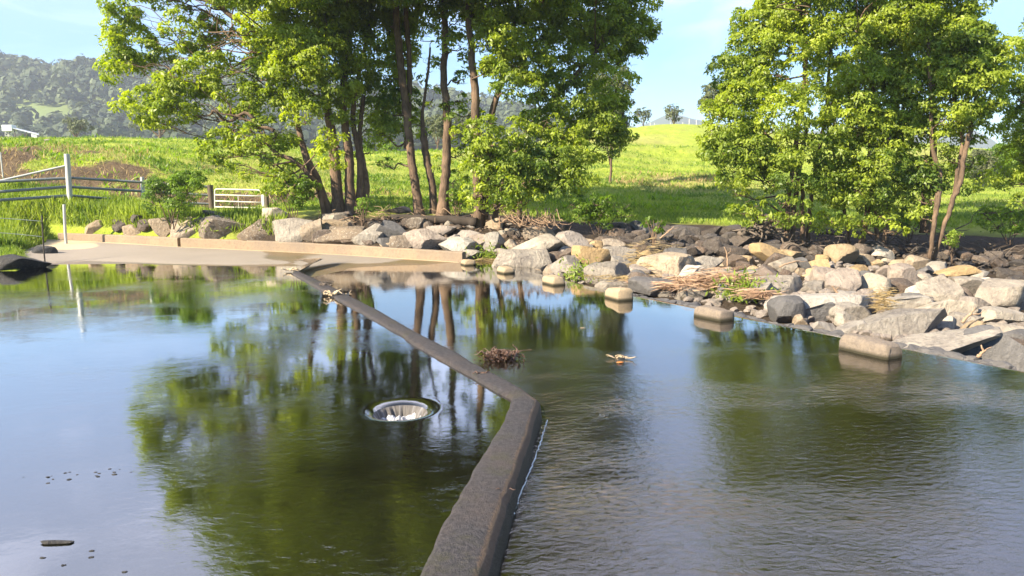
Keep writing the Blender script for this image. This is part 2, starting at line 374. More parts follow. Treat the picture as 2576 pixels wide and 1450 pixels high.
for k,(a,b,c) in enumerate(zip(T[:,0],T[:,1],TZ)):
    px,py=toward((a,b,c+3)); keep.append(not clear(px,py) and -150<px<1500)
keep=np.array(keep); T=T[keep]; TZ=TZ[keep]
n=len(T); q=34
cr=rng.uniform(3.2,6.2,n); chh=rng.uniform(.8,1.5,n)
d=norm(rng.normal(size=(n,q,3))); d[...,2]=np.abs(d[...,2])*1.2-.35
rad=cr[:,None,None]*rng.uniform(.6,1.05,(n,q,1))
CC=np.stack([T[:,0],T[:,1],TZ+cr*.9*chh],1)[:,None,:]+d*rad*np.stack([np.ones(n),np.ones(n),chh],1)[:,None,:]
ax=norm(np.cross(d,rng.normal(size=d.shape)))
tt=np.clip(rng.random((n,1))*.75+rng.normal(0,.12,(n,q)),0,1)
fo=leaves('forest',CC.reshape(-1,3),np.repeat(cr,q)*rng.uniform(.5,.95,n*q),ax.reshape(-1,3),d.reshape(-1,3),tt.ravel(),LEAF_FOREST,aspect=.8,fold=.12)
meta(fo,'hazy grey-green forest covering the far ridge','forest',kind='stuff')
# blue distant mountain
mx=np.linspace(-200,900,120); my=np.linspace(1300,1640,14); MX,MY=np.meshgrid(mx,my)
px=MX/MY*F+1288; cz=2.3+(463-np.interp(px,[1500,1600,1640,1670,1690,1720,1760,1800,1900,2000],[345,325,305,292,289,296,310,316,325,340]))/F*1470
f=1-np.abs(MY-1470)/170; MZ=cz*np.clip(f,0,1)**.7+fbm(np.stack([MX,MY,0*MX],-1),.03,3)*6
ni,nj=MY.shape; ii=np.arange(ni*nj).reshape(ni,nj); Hf=np.stack([ii[:-1,:-1],ii[:-1,1:],ii[1:,1:],ii[1:,:-1]],-1).reshape(-1,4)
m,t,o=nt('mountain_forest'); principled(t,o,mix(t,noise(t,.05,5,.6,geo(t)),(.04,.06,.04),(.08,.10,.06)),.95)
meta(mesh_np('mountain',np.stack([MX,MY,MZ],-1).reshape(-1,3),Hf,m,smooth=True),'distant blue mountain between the two groups of trees','mountain',kind='structure')
# far base sheet so that the ground reaches the horizon
hs=np.array([(-1900,-60,-1.2),(1900,-60,-1.2),(1900,1950,-1.2),(-1900,1950,-1.2)],float)
m,t,o=nt('plain_ground'); principled(t,o,mix(t,noise(t,.02,5,.6,geo(t)),(.13,.20,.04),(.2,.25,.06)),.95)
meta(mesh_np('terrain',hs,np.array([[0,1,2,3]]),m),'flat valley floor around the river','ground',kind='structure')

# ------------------------------------------------------------ road slab (far ramp and submerged causeway)
WZ=0.18
ST=[ # far edge, mid, shoreline, near edge : (x,y,z)
 [(-700,560,.9),(-700,600,.8),(-700,640,.6),(-700,665,.45)],
 [(-120,585,.62),(-80,610,.5),(-60,640,.42),(-40,660,.36)],
 [(20,598,.52),(40,620,.44),(60,640,.36),(70,668,.2)],
 [(150,604,.46),(165,628,.34),(180,652,.23),(190,700,-.02)],
 [(300,611,.38),(305,635,.29),(310,657,.21),(315,705,-.05)],
 [(450,621,.30),(450,643,.25),(450,664,.20),(450,710,-.06)],
 [(650,630,.20),(640,648,.205),(630,668,.19),(620,712,-.05)],
 [(860,641,.105),(820,655,.15),(770,671,.165),(700,700,.06)],
 [(1000,650,.055),(930,658,.07),(860,670,.03),(752,692,.03)],
 [(1165,661,.0),(1100,672,-.02),(1000,690,-.045),(825,722,-.05)],
 [(1300,688,-.06),(1210,710,-.05),(1090,740,-.05),(880,758,-.05)],
 [(1470,728,-.07),(1360,752,-.05),(1230,775,-.05),(968,800,-.05)],
 [(1700,777,-.07),(1560,810,-.05),(1390,830,-.05),(1137,890,-.05)],
 [(2040,848,-.07),(1850,900,-.05),(1620,930,-.05),(1305,985,-.05)],
 [(2330,905,-.07),(2050,1000,-.05),(1750,1050,-.05),(1372,1045,-.05)],
 [(2720,985,-.07),(2300,1200,-.05),(1850,1250,-.05),(1310,1240,-.05)],
 [(3400,1130,-.07),(2700,1500,-.05),(1950,1550,-.05),(1233,1450,-.05)],
 [(5200,1500,-.07),(3500,2300,-.05),(2200,2300,-.05),(1030,2000,-.05)],
]
G=np.array([[P(*q) for q in s] for s in ST])
def loft(G,m,k):
    A=np.array([smoothline(list(G[:,c]),m) for c in range(G.shape[1])])   # c,along,3
    B=np.array([smoothline(list(A[:,i]),k) for i in range(A.shape[1])]); return B
GL=loft(G,10,8)
GL[...,2]+= .008*fbm(GL,1.2,3)
a,b=GL.shape[:2]; ii=np.arange(a*b).reshape(a,b); Fq=np.stack([ii[:-1,:-1],ii[1:,:-1],ii[1:,1:],ii[:-1,1:]],-1).reshape(-1,4)
m,t,o=nt('wet_concrete_road'); v=geo(t)
n1=noise(t,.8,5,.6,v); n2=noise(t,14,6,.7,v); n3=noise(t,90,3,.7,v)
c=mix(t,n1,(.225,.195,.16),(.31,.265,.215)); c=mix(t,math_(t,'MULTIPLY',n2,.5),c,(.22,.18,.14)); c=mix(t,ramp(t,n3,[(.55,0),(.7,.5)]),c,(.16,.13,.11))
sep=N(t,'ShaderNodeSeparateXYZ'); t.links.new(v,sep.inputs[0])
wetl=math_(t,'ADD',attr(t,'wet'),math_(t,'MULTIPLY',math_(t,'SUBTRACT',n1,.5),.5))
wet=ramp(t,wetl,[(.4,0),(.56,1)])
alg=ramp(t,noise(t,.7,4,.6,v),[(.42,0),(.62,1)])
wc=mix(t,n2,(.10,.068,.034),(.22,.15,.078)); wc=mix(t,math_(t,'MULTIPLY',alg,.45),wc,(.06,.065,.018)); c=mix(t,wet,c,wc)
sand=mix(t,n2,(.55,.44,.28),(.40,.31,.19)); c=mix(t,ramp(t,math_(t,'ADD',attr(t,'sand'),math_(t,'MULTIPLY',math_(t,'SUBTRACT',n2,.5),.5)),[(.4,0),(.6,1)]),c,sand)
pr=principled(t,o,c,math_(t,'SUBTRACT',.9,math_(t,'MULTIPLY',wet,.5)),bump(t,math_(t,'ADD',n3,n2),.006),.3)
zz=GL[...,2]; ww=np.zeros((a,b)); sd=np.zeros((a,b))
for i in range(a):
    for j in range(b):
        px,py=toward(GL[i,j]); lvl=WZ if px<740 else 0.0+np.clip((900-px)/160,0,1)*WZ*.8
        ww[i,j]=np.clip(1-(zz[i,j]-lvl)/.03,0,1) if px<740 else np.clip(1-(zz[i,j]-lvl-.01)/.07,0,1)
        fe=np.interp(px,[-200,20,150,450,860,1160],[580,598,604,621,641,661])
        sd[i,j]=(np.clip(1-((px-150)/120)**2-((py-618)/13)**2,0,1)*1.5 + np.clip(1-(py-fe)/3.0,0,1)*(px<1160)*(px>100)*.8) if px<1200 else 0
meta(mesh_np('road',GL.reshape(-1,3),Fq,m,smooth=True,attrs={'wet':ww.ravel(),'sand':sd.ravel()}),'concrete ramp running down into the shallow ford','road',kind='structure')

# ------------------------------------------------------------ water
def water_mat(name, tint, sc, amp, big, stretch, rot, body, turb, ior=1.75, rgh=.03, patch=.9, calm=.5, wref=2.0):
    m,t,o=nt(name); v=geo(t)
    v1=mapping(t,v,stretch,(0,0,rot)); mask=noise(t,.55,3,.6,v1,.3)
    h1=noise(t,sc,4,.62,v1,.6); h2=noise(t,sc*.33,3,.55,mapping(t,v,(stretch[0]*.8,stretch[1],1),(0,0,rot+.5)),.3); h3=noise(t,1.1,2,.5,v)
    sy=N(t,'ShaderNodeSeparateXYZ'); t.links.new(v,sy.inputs[0])
    a=math_(t,'MULTIPLY',h1,math_(t,'ADD',math_(t,'MULTIPLY',ramp(t,mask,[(.47,0),(.66,1)]),amp*patch),amp*.35))
    nearf=N(t,'ShaderNodeMapRange'); nearf.inputs[1].default_value=11; nearf.inputs[2].default_value=6.0; nearf.inputs[3].default_value=calm; nearf.inputs[4].default_value=1
    t.links.new(sy.outputs[1],nearf.inputs[0]); a=math_(t,'MULTIPLY',a,nearf.outputs[0])
    h=math_(t,'ADD',a,math_(t,'ADD',math_(t,'MULTIPLY',h2,big),math_(t,'MULTIPLY',h3,big*.9)))
    nb=bump(t,h,1.0)
    fr=N(t,'ShaderNodeFresnel'); fr.inputs['IOR'].default_value=ior; t.links.new(nb,fr.inputs['Normal'])
    gl=N(t,'ShaderNodeBsdfGlossy'); gl.inputs['Roughness'].default_value=rgh; t.links.new(nb,gl.inputs['Normal'])
    tr=N(t,'ShaderNodeBsdfTransparent'); tr.inputs[0].default_value=(*tint,1)
    df=N(t,'ShaderNodeBsdfDiffuse'); df.inputs[0].default_value=(*body,1)
    mb=N(t,'ShaderNodeMixShader'); mb.inputs[0].default_value=turb; t.links.new(tr.outputs[0],mb.inputs[1]); t.links.new(df.outputs[0],mb.inputs[2])
    ms=N(t,'ShaderNodeMixShader'); t.links.new(math_(t,'MINIMUM',math_(t,'MULTIPLY',fr.outputs[0],wref),1.0),ms.inputs[0]); t.links.new(mb.outputs[0],ms.inputs[1]); t.links.new(gl.outputs[0],ms.inputs[2])
    t.links.new(ms.outputs[0],o.inputs[0]); return m
POND=water_mat('pond_water',(.34,.35,.18),13,.0011,.0007,(.8,1.2,1),.25,(.022,.022,.010),.35,1.75,.03,2.6,.7,2.1)
FORD=water_mat('ford_water',(.80,.72,.55),15,.0115,.0009,(.65,1.25,1),-.35,(.06,.045,.03),.05,1.5,.025,.9,.045,1.7)
K_IN=[(735,686),(833,740),(903,779),(1010,838),(1040,861),(1140,916),(1221,961),(1290,1000),(1270,1052),(1234,1107),(1171,1214),(1115,1309),(1045,1450),(930,1700),(760,2100)]
K_OUT=[(750,680),(820,711),(877,740),(968,787),(1057,838),(1137,877),(1221,925),(1305,968),(1356,1000),(1326,1108),(1281,1232),(1249,1326),(1214,1450),(1150,1700),(1040,2100)]
KZ=.225
kin=[P(x,y,KZ)[:2] for x,y in K_IN]; kout=[P(x,y,KZ)[:2] for x,y in K_OUT]
# split at the corner so it stays crisp
HOLE=P(1007,1030,WZ)[:2]; HR=.335
kmid=[(a+b)/2 for a,b in zip(kin,kout)]
outer=[(-60,-6),(-60,22),(-8,21),(kmid[0][0]-.3,22)]+[tuple(q) for q in kmid]
outer[-1]=(float(kmid[-1][0]),float(kmid[-1][1])); outer.append((float(kmid[-1][0]),-6))
nc=72; RO=.80; HS=.84
th=np.arange(nc)*2*math.pi/nc; circ=[(HOLE[0]+RO*math.cos(x),HOLE[1]+RO*math.sin(x)) for x in th]
vs=[Vector(q) for q in outer]+[Vector(q) for q in circ]
no=len(outer); edges=[(k,(k+1)%no) for k in range(no)]+[(no+k,no+(k+1)%nc) for k in range(nc)]
ov,_,of,_,_,_=delaunay_2d_cdt(vs,edges,[],1,1e-6)
of=[f for f in of if math.hypot(sum(ov[i][0] for i in f)/len(f)-HOLE[0],sum(ov[i][1] for i in f)/len(f)-HOLE[1])>RO*.5 and not all(abs(math.hypot(ov[i][0]-HOLE[0],ov[i][1]-HOLE[1])-RO)<1e-4 for i in f)]
V=[(q[0],q[1],WZ) for q in ov]; Fc=[tuple(f) for f in of]
rs=[RO,.74,.68,.63,.60,.58,.56,.54,.52,.50,.48,.46,.44,.425,.41,.395,.38,.365,.35,.34,.328,.316,.305]
dip=lambda r: -.024*max(0,(.52-r)/.185)**3-.9*max(0,.352-r)**1.6
b0=len(V); rim=[min(range(len(ov)),key=lambda q:(ov[q][0]-cx_)**2+(ov[q][1]-cy_)**2) for cx_,cy_ in circ]
for r in rs:
    r2=r*HS if r<.65 else r
    for x in th: V.append((HOLE[0]+r2*math.cos(x),HOLE[1]+r2*math.sin(x),WZ+(dip(r)*HS if r<.79 else 0)))
for k in range(len(rs)-1):
    for j in range(nc):
        a_=b0+k*nc+j; b_=b0+k*nc+(j+1)%nc; a0,b0_=(a_,b_) if k else (rim[j],rim[(j+1)%nc]); Fc.append((a0,b0_,b_+nc,a_+nc))
pond=mesh_np('water',np.array(V),Fc,POND,smooth=True)
meta(pond,'still green pond held behind the low concrete weir','water',kind='structure')
# ford water: level sheet that curls over the downstream edge
FA=[s for s in G[8:]]
ed=np.array([g[0] for g in FA]); inn=np.array([g[3] for g in FA]); m1=np.array([g[1] for g in FA]); m2=np.array([g[2] for g in FA])
rows=[]
ks=smoothline(list(ed),8); k1=smoothline(list(m1),8); k2=smoothline(list(m2),8); ki=smoothline(list(inn),8)
# inner row follows beneath the weir
def pull(ki):
    out=[]
    for q in ki:
        d_=[np.hypot(q[0]-k[0],q[1]-k[1]) for k in kmid_d]; k=kmid_d[int(np.argmin(d_))]; out.append((k[0],k[1],0))
    return np.array(out)
kmid_d=smoothline([np.array([q[0],q[1],0]) for q in kmid],14)
tan=np.gradient(ks,axis=0)[:,:2]; nrm=np.stack([-tan[:,1],tan[:,0]],1); nrm=norm(nrm)
# make the normal point downstream (away from the inner row)
sg=np.sign(((ks[:,:2]-ki[:,:2])*nrm).sum(1)); nrm*=sg[:,None]
ks0=ks.copy(); ks0[:,2]=0
def off(dist,z): q=ks0.copy(); q[:,:2]+=nrm*dist; q[:,2]=z; return q
far_flat=off(0,0.0); k1[:,2]=0;k2[:,2]=0
inner=ki.copy(); inner[:,2]=0
inner[:,:2]+= (inner[:,:2]-k2[:,:2])/np.linalg.norm(inner[:,:2]-k2[:,:2],axis=1)[:,None]*.12
fade=np.clip((np.arange(len(ks))-14)/10,0,1)
lip=[off(.10,-.006*fade),off(.22,-.03*fade),off(.36,-.085*fade),off(.55,-.19*fade),off(.8,-.36*fade)]
sheet=np.array([inner,k2,k1,far_flat]+lip)
w_,l_=sheet.shape[:2]; ii=np.arange(w_*l_).reshape(w_,l_); Fq=np.stack([ii[:-1,:-1],ii[:-1,1:],ii[1:,1:],ii[1:,:-1]],-1).reshape(-1,4)
ford=mesh_np('water',sheet.reshape(-1,3),Fq,FORD,smooth=True)
meta(ford,'thin rippled water flowing over the submerged concrete ford','water',kind='structure')
apron=np.array([off(-.4,-.07),off(.12,-.075),off(.30,-.13*1.0),off(.5,-.24),off(.75,-.42),off(.8,-.7)])
w_,l_=apron.shape[:2]; ii=np.arange(w_*l_).reshape(w_,l_); Fq=np.stack([ii[:-1,:-1],ii[:-1,1:],ii[1:,1:],ii[1:,:-1]],-1).reshape(-1,4)
m,t,o=nt('wet_apron'); n_=noise(t,6,6,.7,geo(t)); principled(t,o,mix(t,n_,(.05,.042,.03),(.14,.11,.08)),.4,bump(t,n_,.02),.5)
meta(mesh_np('path',apron.reshape(-1,3),Fq,m,smooth=True),'wet rounded concrete edge of the ford above the rocks','apron',kind='structure')

# ------------------------------------------------------------ weir kerb
m,t,o=nt('mossy_weir_concrete'); v=geo(t)
n1=noise(t,2.2,5,.65,v); n2=noise(t,26,6,.75,v); n3=noise(t,75,3,.7,v)
c=mix(t,ramp(t,n2,[(.35,0),(.65,1)]),(.020,.018,.020),(.078,.069,.071)); c=mix(t,ramp(t,n1,[(.46,0),(.7,.5)]),c,(.09,.065,.052))
c=mix(t,ramp(t,n3,[(.55,0),(.68,.5)]),c,(.03,.027,.025))
e=ramp(t,math_(t,'ADD',attr(t,'edge'),math_(t,'MULTIPLY',math_(t,'SUBTRACT',n2,.5),.9)),[(.45,0),(.75,1)])
c=mix(t,e,c,mix(t,n2,(.09,.055,.033),(.17,.115,.075)))
c=mix(t,ramp(t,noise(t,3.3,6,.7,v),[(.54,0),(.66,.55)]),c,(.055,.052,.022))
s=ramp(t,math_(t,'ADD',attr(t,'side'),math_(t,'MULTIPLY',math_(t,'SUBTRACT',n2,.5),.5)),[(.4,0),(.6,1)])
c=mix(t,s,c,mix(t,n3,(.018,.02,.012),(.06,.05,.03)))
principled(t,o,c,.7,bump(t,math_(t,'ADD',n2,math_(t,'MULTIPLY',n3,.6)),.04),.35)
def dens(pts,corner=7):
    out=[]
    for k in range(len(pts)-1):
        mm=14 if k<13 else 6
        for s_ in range(mm): out.append(pts[k]*(1-s_/mm)+pts[k+1]*s_/mm)
    out.append(pts[-1]); return np.array(out)
KI=dens([np.array(q) for q in kin]); KO=dens([np.array(q) for q in kout])
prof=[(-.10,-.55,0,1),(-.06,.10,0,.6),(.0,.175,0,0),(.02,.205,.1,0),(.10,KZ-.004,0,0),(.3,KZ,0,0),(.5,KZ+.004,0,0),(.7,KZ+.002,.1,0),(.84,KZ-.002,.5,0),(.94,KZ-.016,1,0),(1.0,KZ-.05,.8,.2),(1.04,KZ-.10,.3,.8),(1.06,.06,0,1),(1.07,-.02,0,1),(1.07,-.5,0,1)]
V=[];E=[];S=[]
for f_,z_,e_,s_ in prof:
    q=KI*(1-f_)+KO*f_; zz_=np.full(len(q),z_); p_=np.stack([q[:,0],q[:,1],zz_],1)
    p_=p_+(.022*np.stack([fbm(p_,4,4),fbm(p_+9,4,4),fbm(p_+5,8,3)*.45],1))
    V.append(p_);E.append(np.full(len(q),e_));S.append(np.full(len(q),s_))
w_,l_=len(prof),len(KI); ii=np.arange(w_*l_).reshape(w_,l_); Fq=np.stack([ii[:-1,:-1],ii[:-1,1:],ii[1:,1:],ii[1:,:-1]],-1).reshape(-1,4)
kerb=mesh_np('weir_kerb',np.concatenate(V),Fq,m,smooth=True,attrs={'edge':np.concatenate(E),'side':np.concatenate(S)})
meta(kerb,'dark mossy concrete weir kerb bending across the water in front','weir')
# thin white foam line at the kerb foot, seen from (1376,1059) to the near edge
m,t,o=nt('white_foam'); n_=noise(t,60,4,.7,geo(t)); principled(t,o,(.75,.78,.78),.6,bump(t,n_,.01)); FOAM=m
fl=[P(*q,.004)[:2] for q in ((1377,1058),(1350,1143),(1314,1232),(1279,1326),(1235,1450),(1190,1560))]
fl=smoothline([np.array([q[0],q[1],.006]) for q in fl],26); fl[:,:2]+=rng.normal(0,.004,(len(fl),2))
meta(mesh_np('foam_line',*tube(fl,np.clip(.0045+.004*fbm(fl,7,2),.0015,.012),6),FOAM),'thin broken white foam line along the right foot of the weir kerb','foam',kind='stuff')

# whirlpool: water falling through the round drain hole
base=(HOLE[0],HOLE[1],WZ-.4); wp=empty('whirlpool',base)
meta(wp,'round whirlpool where pond water drops into a drain hole','whirlpool')
V=[];Fc=[];zr_=dip(.305); pr_=[(.3052,zr_-.001),(.300,zr_-.008),(.290,zr_-.03),(.276,zr_-.06),(.258,-.15),(.24,-.20),(.225,-.25),(.21,-.32)]
nc=144; th=np.arange(nc)*2*math.pi/nc
wob=fbm(np.stack([np.cos(th)*3,np.sin(th)*3,0*th],1),1.6,4)
for k,(r,z) in enumerate(pr_):
    r=r*HS; z=z*HS*.8 if k>1 else z*HS; rr=r+wob*.10*(k/7); V+= [(HOLE[0]+rr[j]*math.cos(th[j]),HOLE[1]+rr[j]*math.sin(th[j]),WZ+z) for j in range(nc)]
for k in range(len(pr_)-1):
    for j in range(nc): a_=k*nc+j;b_=k*nc+(j+1)%nc; Fc.append((a_,b_,b_+nc,a_+nc))
m,t,o=nt('falling_water'); v=objco(t); g_=N(t,'ShaderNodeVectorMath',operation='NORMALIZE'); t.links.new(mapping(t,v,(1,1,0)),g_.inputs[0])
st=noise(t,5,6,.72,g_.outputs[0]); st2=noise(t,30,4,.7,mapping(t,v,(1,1,.4)))
c=mix(t,ramp(t,st,[(.5,0),(.72,1)]),(.10,.09,.082),(.34,.33,.34)); principled(t,o,c,.5,bump(t,math_(t,'ADD',st,math_(t,'MULTIPLY',st2,.4)),.03),.25)
mesh_np('water_curtain',np.array(V),Fc,m,parent=wp,smooth=True)
V=[];Fc=[]; rr=np.linspace(0.001,.225,16)
for r in rr:
    for x in th[::2]: V.append((HOLE[0]+r*math.cos(x),HOLE[1]+r*math.sin(x),WZ-.165))
V=np.array(V); V[:,2]+=.12*fbm(V,14,4)+.02
for k in range(15):
    for j in range(72): a_=k*72+j;b_=k*72+(j+1)%72; Fc.append((a_,b_,b_+72,a_+72))
m,t,o=nt('churning_foam'); n_=noise(t,38,5,.75,geo(t)); principled(t,o,mix(t,ramp(t,n_,[(.38,0),(.55,1)]),(.12,.11,.11),(.7,.71,.74)),.4,bump(t,n_,.03))
mesh_np('foam',V,Fc,m,parent=wp,smooth=True)
V,Fc=[],[]
for k,(r,z) in enumerate([(.29,-.08),(.36,-.08),(.36,-.6),(.29,-.6)]):
    V+=[(HOLE[0]+r*math.cos(x),HOLE[1]+r*math.sin(x),WZ+z) for x in th[::2]]
for k in range(4):
    for j in range(72):
        a_=k*72+j;b_=k*72+(j+1)%72;c_=((k+1)%4)*72; Fc.append((a_,b_,c_+(j+1)%72,c_+j))
mesh_np('drain_rim',np.array(V),Fc,flat_mat('algae_rim',(.07,.075,.02),.8),parent=wp,smooth=False)

# ------------------------------------------------------------ low concrete wall
m,t,o=nt('wall_concrete'); v=geo(t); n1=noise(t,1.2,5,.6,v); n2=noise(t,12,6,.7,v); n3=noise(t,70,3,.7,v)
c=mix(t,ramp(t,n1,[(.35,0),(.65,1)]),(.30,.225,.15),(.23,.18,.135)); c=mix(t,ramp(t,n2,[(.5,0),(.68,.7)]),c,(.20,.14,.10)); c=mix(t,ramp(t,n3,[(.56,0),(.68,.5)]),c,(.14,.11,.09))
principled(t,o,c,.9,bump(t,math_(t,'ADD',n2,n3),.014),.2); WALLM=m
wpts=[P(146,603,.47),P(300,611,.385),P(448,620.5,.305),P(455,621,.30),P(650,630,.205),P(860,640.5,.11),P(1000,650,.055),P(1163,661,-.01)]
hts=[.24,.27,.30,.30,.31,.31,.31,.31]
wall=empty('low_wall',wpts[3]); meta(wall,'low stained concrete wall edging the ramp below the rocks','wall')
def wallseg(idx):
    A=smoothline([wpts[i] for i in idx],12); H=np.interp(np.linspace(0,1,len(A)),np.linspace(0,1,len(idx)),[hts[i] for i in idx])
    tn=norm(np.gradient(A,axis=0)[:,:2]); nb_=np.stack([-tn[:,1],tn[:,0]],1)
    if nb_[0,1]<0: nb_=-nb_
    V=[]
    w=.24
    for o_,zf,dz in ((0,-.15,-.15),(0,1,-.03),(.035,1,0),(w-.035,1,0),(w,1,-.03),(w,0,-.2)):
        q=A.copy(); q[:,:2]+=nb_*o_; q[:,2]+= (H if zf==1 else 0)+dz; q+=.008*np.stack([fbm(q,5,3)]*3,1); V.append(q)
    n_=len(A); V=np.concatenate(V); Fc=[]
    for k in range(5):
        for j in range(n_-1): Fc.append((k*n_+j,k*n_+j+1,(k+1)*n_+j+1,(k+1)*n_+j))
    Fc.append(tuple(k*n_ for k in range(6))); Fc.append(tuple(k*n_+n_-1 for k in range(5,-1,-1)))
    return V,Fc
wpts[2]=wpts[2]-np.array([.015,0,0])
mesh_np('wall_section',*wallseg([0,1,2]),WALLM,parent=wall)
mesh_np('wall_section',*wallseg([3,4,5,6,7]),WALLM,parent=wall)

# ------------------------------------------------------------ marker blocks on the ford edge
m,t,o=nt('block_concrete'); v=objco(t); n2=noise(t,20,6,.7,v); n3=noise(t,80,3,.7,v)
c=mix(t,ramp(t,n2,[(.35,0),(.65,1)]),(.44,.33,.20),(.33,.26,.18)); c=mix(t,ramp(t,n3,[(.52,0),(.66,.6)]),c,(.15,.12,.09)); 
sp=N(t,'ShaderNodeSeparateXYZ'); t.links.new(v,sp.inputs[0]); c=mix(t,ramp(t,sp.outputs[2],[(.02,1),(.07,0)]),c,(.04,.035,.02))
principled(t,o,c,.85,bump(t,math_(t,'ADD',n2,n3),.014),.25); BLK=m
m2_=BLK.copy(); m2_.name='dark_block_concrete'  # darker copy of the block concrete for the nearest blocks
for n_ in m2_.node_tree.nodes:
    if n_.type=='MIX' and tuple(round(x,2) for x in n_.inputs[6].default_value[:3])==(.44,.33,.2):
        n_.inputs[6].default_value=(.25,.20,.15,1); n_.inputs[7].default_value=(.17,.14,.115,1)
blks=[((1178,667),.42,.15,'smallest and farthest concrete marker block, beside the wall end'),
 ((1272,687),.46,.16,'cream concrete marker block, second from the wall end'),
 ((1393,715),.55,.19,'cream concrete marker block beside green weeds, third from the wall'),
 ((1556,752),.58,.215,'cracked cream concrete marker block, fourth from the wall'),
 ((1796,800),.66,.175,'grey-brown rounded marker block below the dry reed pile'),
 ((2187,888),.76,.195,'largest, nearest grey-brown rounded marker block beside the big slab')]
dirv=norm(P(2187,888)-P(1178,667)); ang=math.atan2(dirv[1],dirv[0])
for k,((x,y),L,H,lab) in enumerate(blks):
    c0=P(x,y,0); W=.34; nl,na=26,32; V=[];Fc=[]
    for i in range(nl+1):
        s_=i/nl*2-1; e_=(1-abs(s_)**12)**.30 if abs(s_)<1 else 0.0
        for j in range(na):
            a_=j/na*2*math.pi; cx_,sx_=math.cos(a_),math.sin(a_)
            py_=math.copysign(abs(cx_)**.34,cx_)*W*.5*(1-.16*max(sx_,0)); pz_=math.copysign(abs(sx_)**.34,sx_)
            pz_=pz_*H if pz_>0 else pz_*.10
            V.append((s_*L/2*(1-.05*max(sx_,0)),py_*(.78+.22*e_),pz_*(.84+.16*e_) if pz_>0 else pz_))
    V=np.array(V); V+=.030*np.stack([fbm(V+k*5,5,4),fbm(V+k*5+3,5,4),fbm(V+k*5+6,5,4)],1); V[:,2]+=V[:,0]*rng.normal(0,.05)
    for i in range(nl):
        for j in range(na): a_=i*na+j;b_=i*na+(j+1)%na; Fc.append((a_,b_,b_+na,a_+na))
    Fc.append(tuple(range(na-1,-1,-1))); Fc.append(tuple(range(nl*na,(nl+1)*na)))
    aa=ang+rng.normal(0,.05); cs,sn=math.cos(aa),math.sin(aa); V=V@np.array([[cs,sn,0],[-sn,cs,0],[0,0,1]])
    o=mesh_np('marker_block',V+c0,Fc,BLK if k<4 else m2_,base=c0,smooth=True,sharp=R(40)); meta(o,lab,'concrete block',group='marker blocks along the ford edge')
# ------------------------------------------------------------ rocks
_ico={}
def ico(sub):
    if sub in _ico: return _ico[sub]
    import bmesh
    bm=bmesh.new(); bmesh.ops.create_icosphere(bm,subdivisions=sub,radius=1.0)
    V=np.array([v.co[:] for v in bm.verts]); Fc=np.array([[v.index for v in f.verts] for f in bm.faces]); bm.free(); _ico[sub]=(V,Fc); return V,Fc
def rock_shape(seed, size, tilt=0, angular=.7, sub=4, slab=0):
    """an irregular stone: a sphere cut by random planes, roughened, then fitted to size (x,y,z)"""
    r=np.random.default_rng(seed); V,Fc=ico(sub); V=V.copy()
    V=V/(np.abs(V).max(1)[:,None]**(.55*angular))
    V*= (1+.16*fbm(V+seed*.37,1.1,2))[:,None]
    nP=r.integers(9,14)
    for _ in range(nP):
        n_=norm(r.normal(size=3)); d_=r.uniform(.42,.92) if r.random()<angular else r.uniform(.8,.95)
        s_=V@n_-d_; V=np.where((s_>0)[:,None],V-n_*(s_*.97)[:,None],V)
    V+= (.05*fbm(V+seed,2.2,3))[:,None]*norm(V)
    V+= (.012*fbm(V+seed,11,3))[:,None]*norm(V)
    if slab: V[:,2]*=slab; V[:,1]*=.8
    a_=r.uniform(0,6.28) if not slab else r.uniform(-.3,.3); cs,sn=math.cos(a_),math.sin(a_)
    if not slab: V=V@np.array([[cs,sn,0],[-sn,cs,0],[0,0,1]])
    if tilt: cs,sn=math.cos(R(tilt)),math.sin(R(tilt)); V=V@np.array([[cs,0,sn],[0,1,0],[-sn,0,cs]])
    lo,hi=V.min(0),V.max(0); V=(V-(lo+hi)/2)/(hi-lo)*np.asarray(size); return V,Fc
CROP={4:(0,369,.2604),5:(603.7,503,.2604),6:(1140.4,503,.2604),7:(1542.9,536.7,.2083),8:(1945.4,570.2,.2775)}
placed=[]
def rock(crop,x0,y0,x1,y1,mat,label,tilt=0,slab=0,ang=.75,front=0,group=None,depth=None,name='rock'):
    ox,oy,s=CROP[crop] if crop else (0,0,1)
    x0,x1=ox+x0*s,ox+x1*s; y0,y1=oy+y0*s,oy+y1*s; w,h=x1-x0,y1-y0
    b=hit((x0+x1)/2, y1-.10*h); Yc=b[1]-front
    W=w*Yc/F; H=h*Yc/F; Dp=(W*.6+H*.5)*(.9 if depth is None else depth)
    Yc=Yc-Dp*.05
    if crop in (4,5): Yc=max(Yc,np.interp(((x0+x1)/2-1288)/F,WLu,WLy)+.3+Dp*.42)
    c0=PD((x0+x1)/2,(y0+y1)/2,Yc)
    drop=H*.30                       # buried foot
    seed=int(x0*7+y0*13+w)
    V,Fc=rock_shape(seed,(W*1.16,Dp*1.15,(H+drop)*1.08),tilt,ang,4 if w>38 else 3,slab)
    V=V+c0-np.array([0,0,drop/2]); bs=np.array([c0[0],c0[1],V[:,2].min()])
    o=mesh_np(name,V,Fc,ROCK[mat],base=bs,smooth=True,sharp=R(28)); meta(o,label,'rock',group=group)
    placed.append((c0[0],c0[1],max(W,Dp)/2)); return o
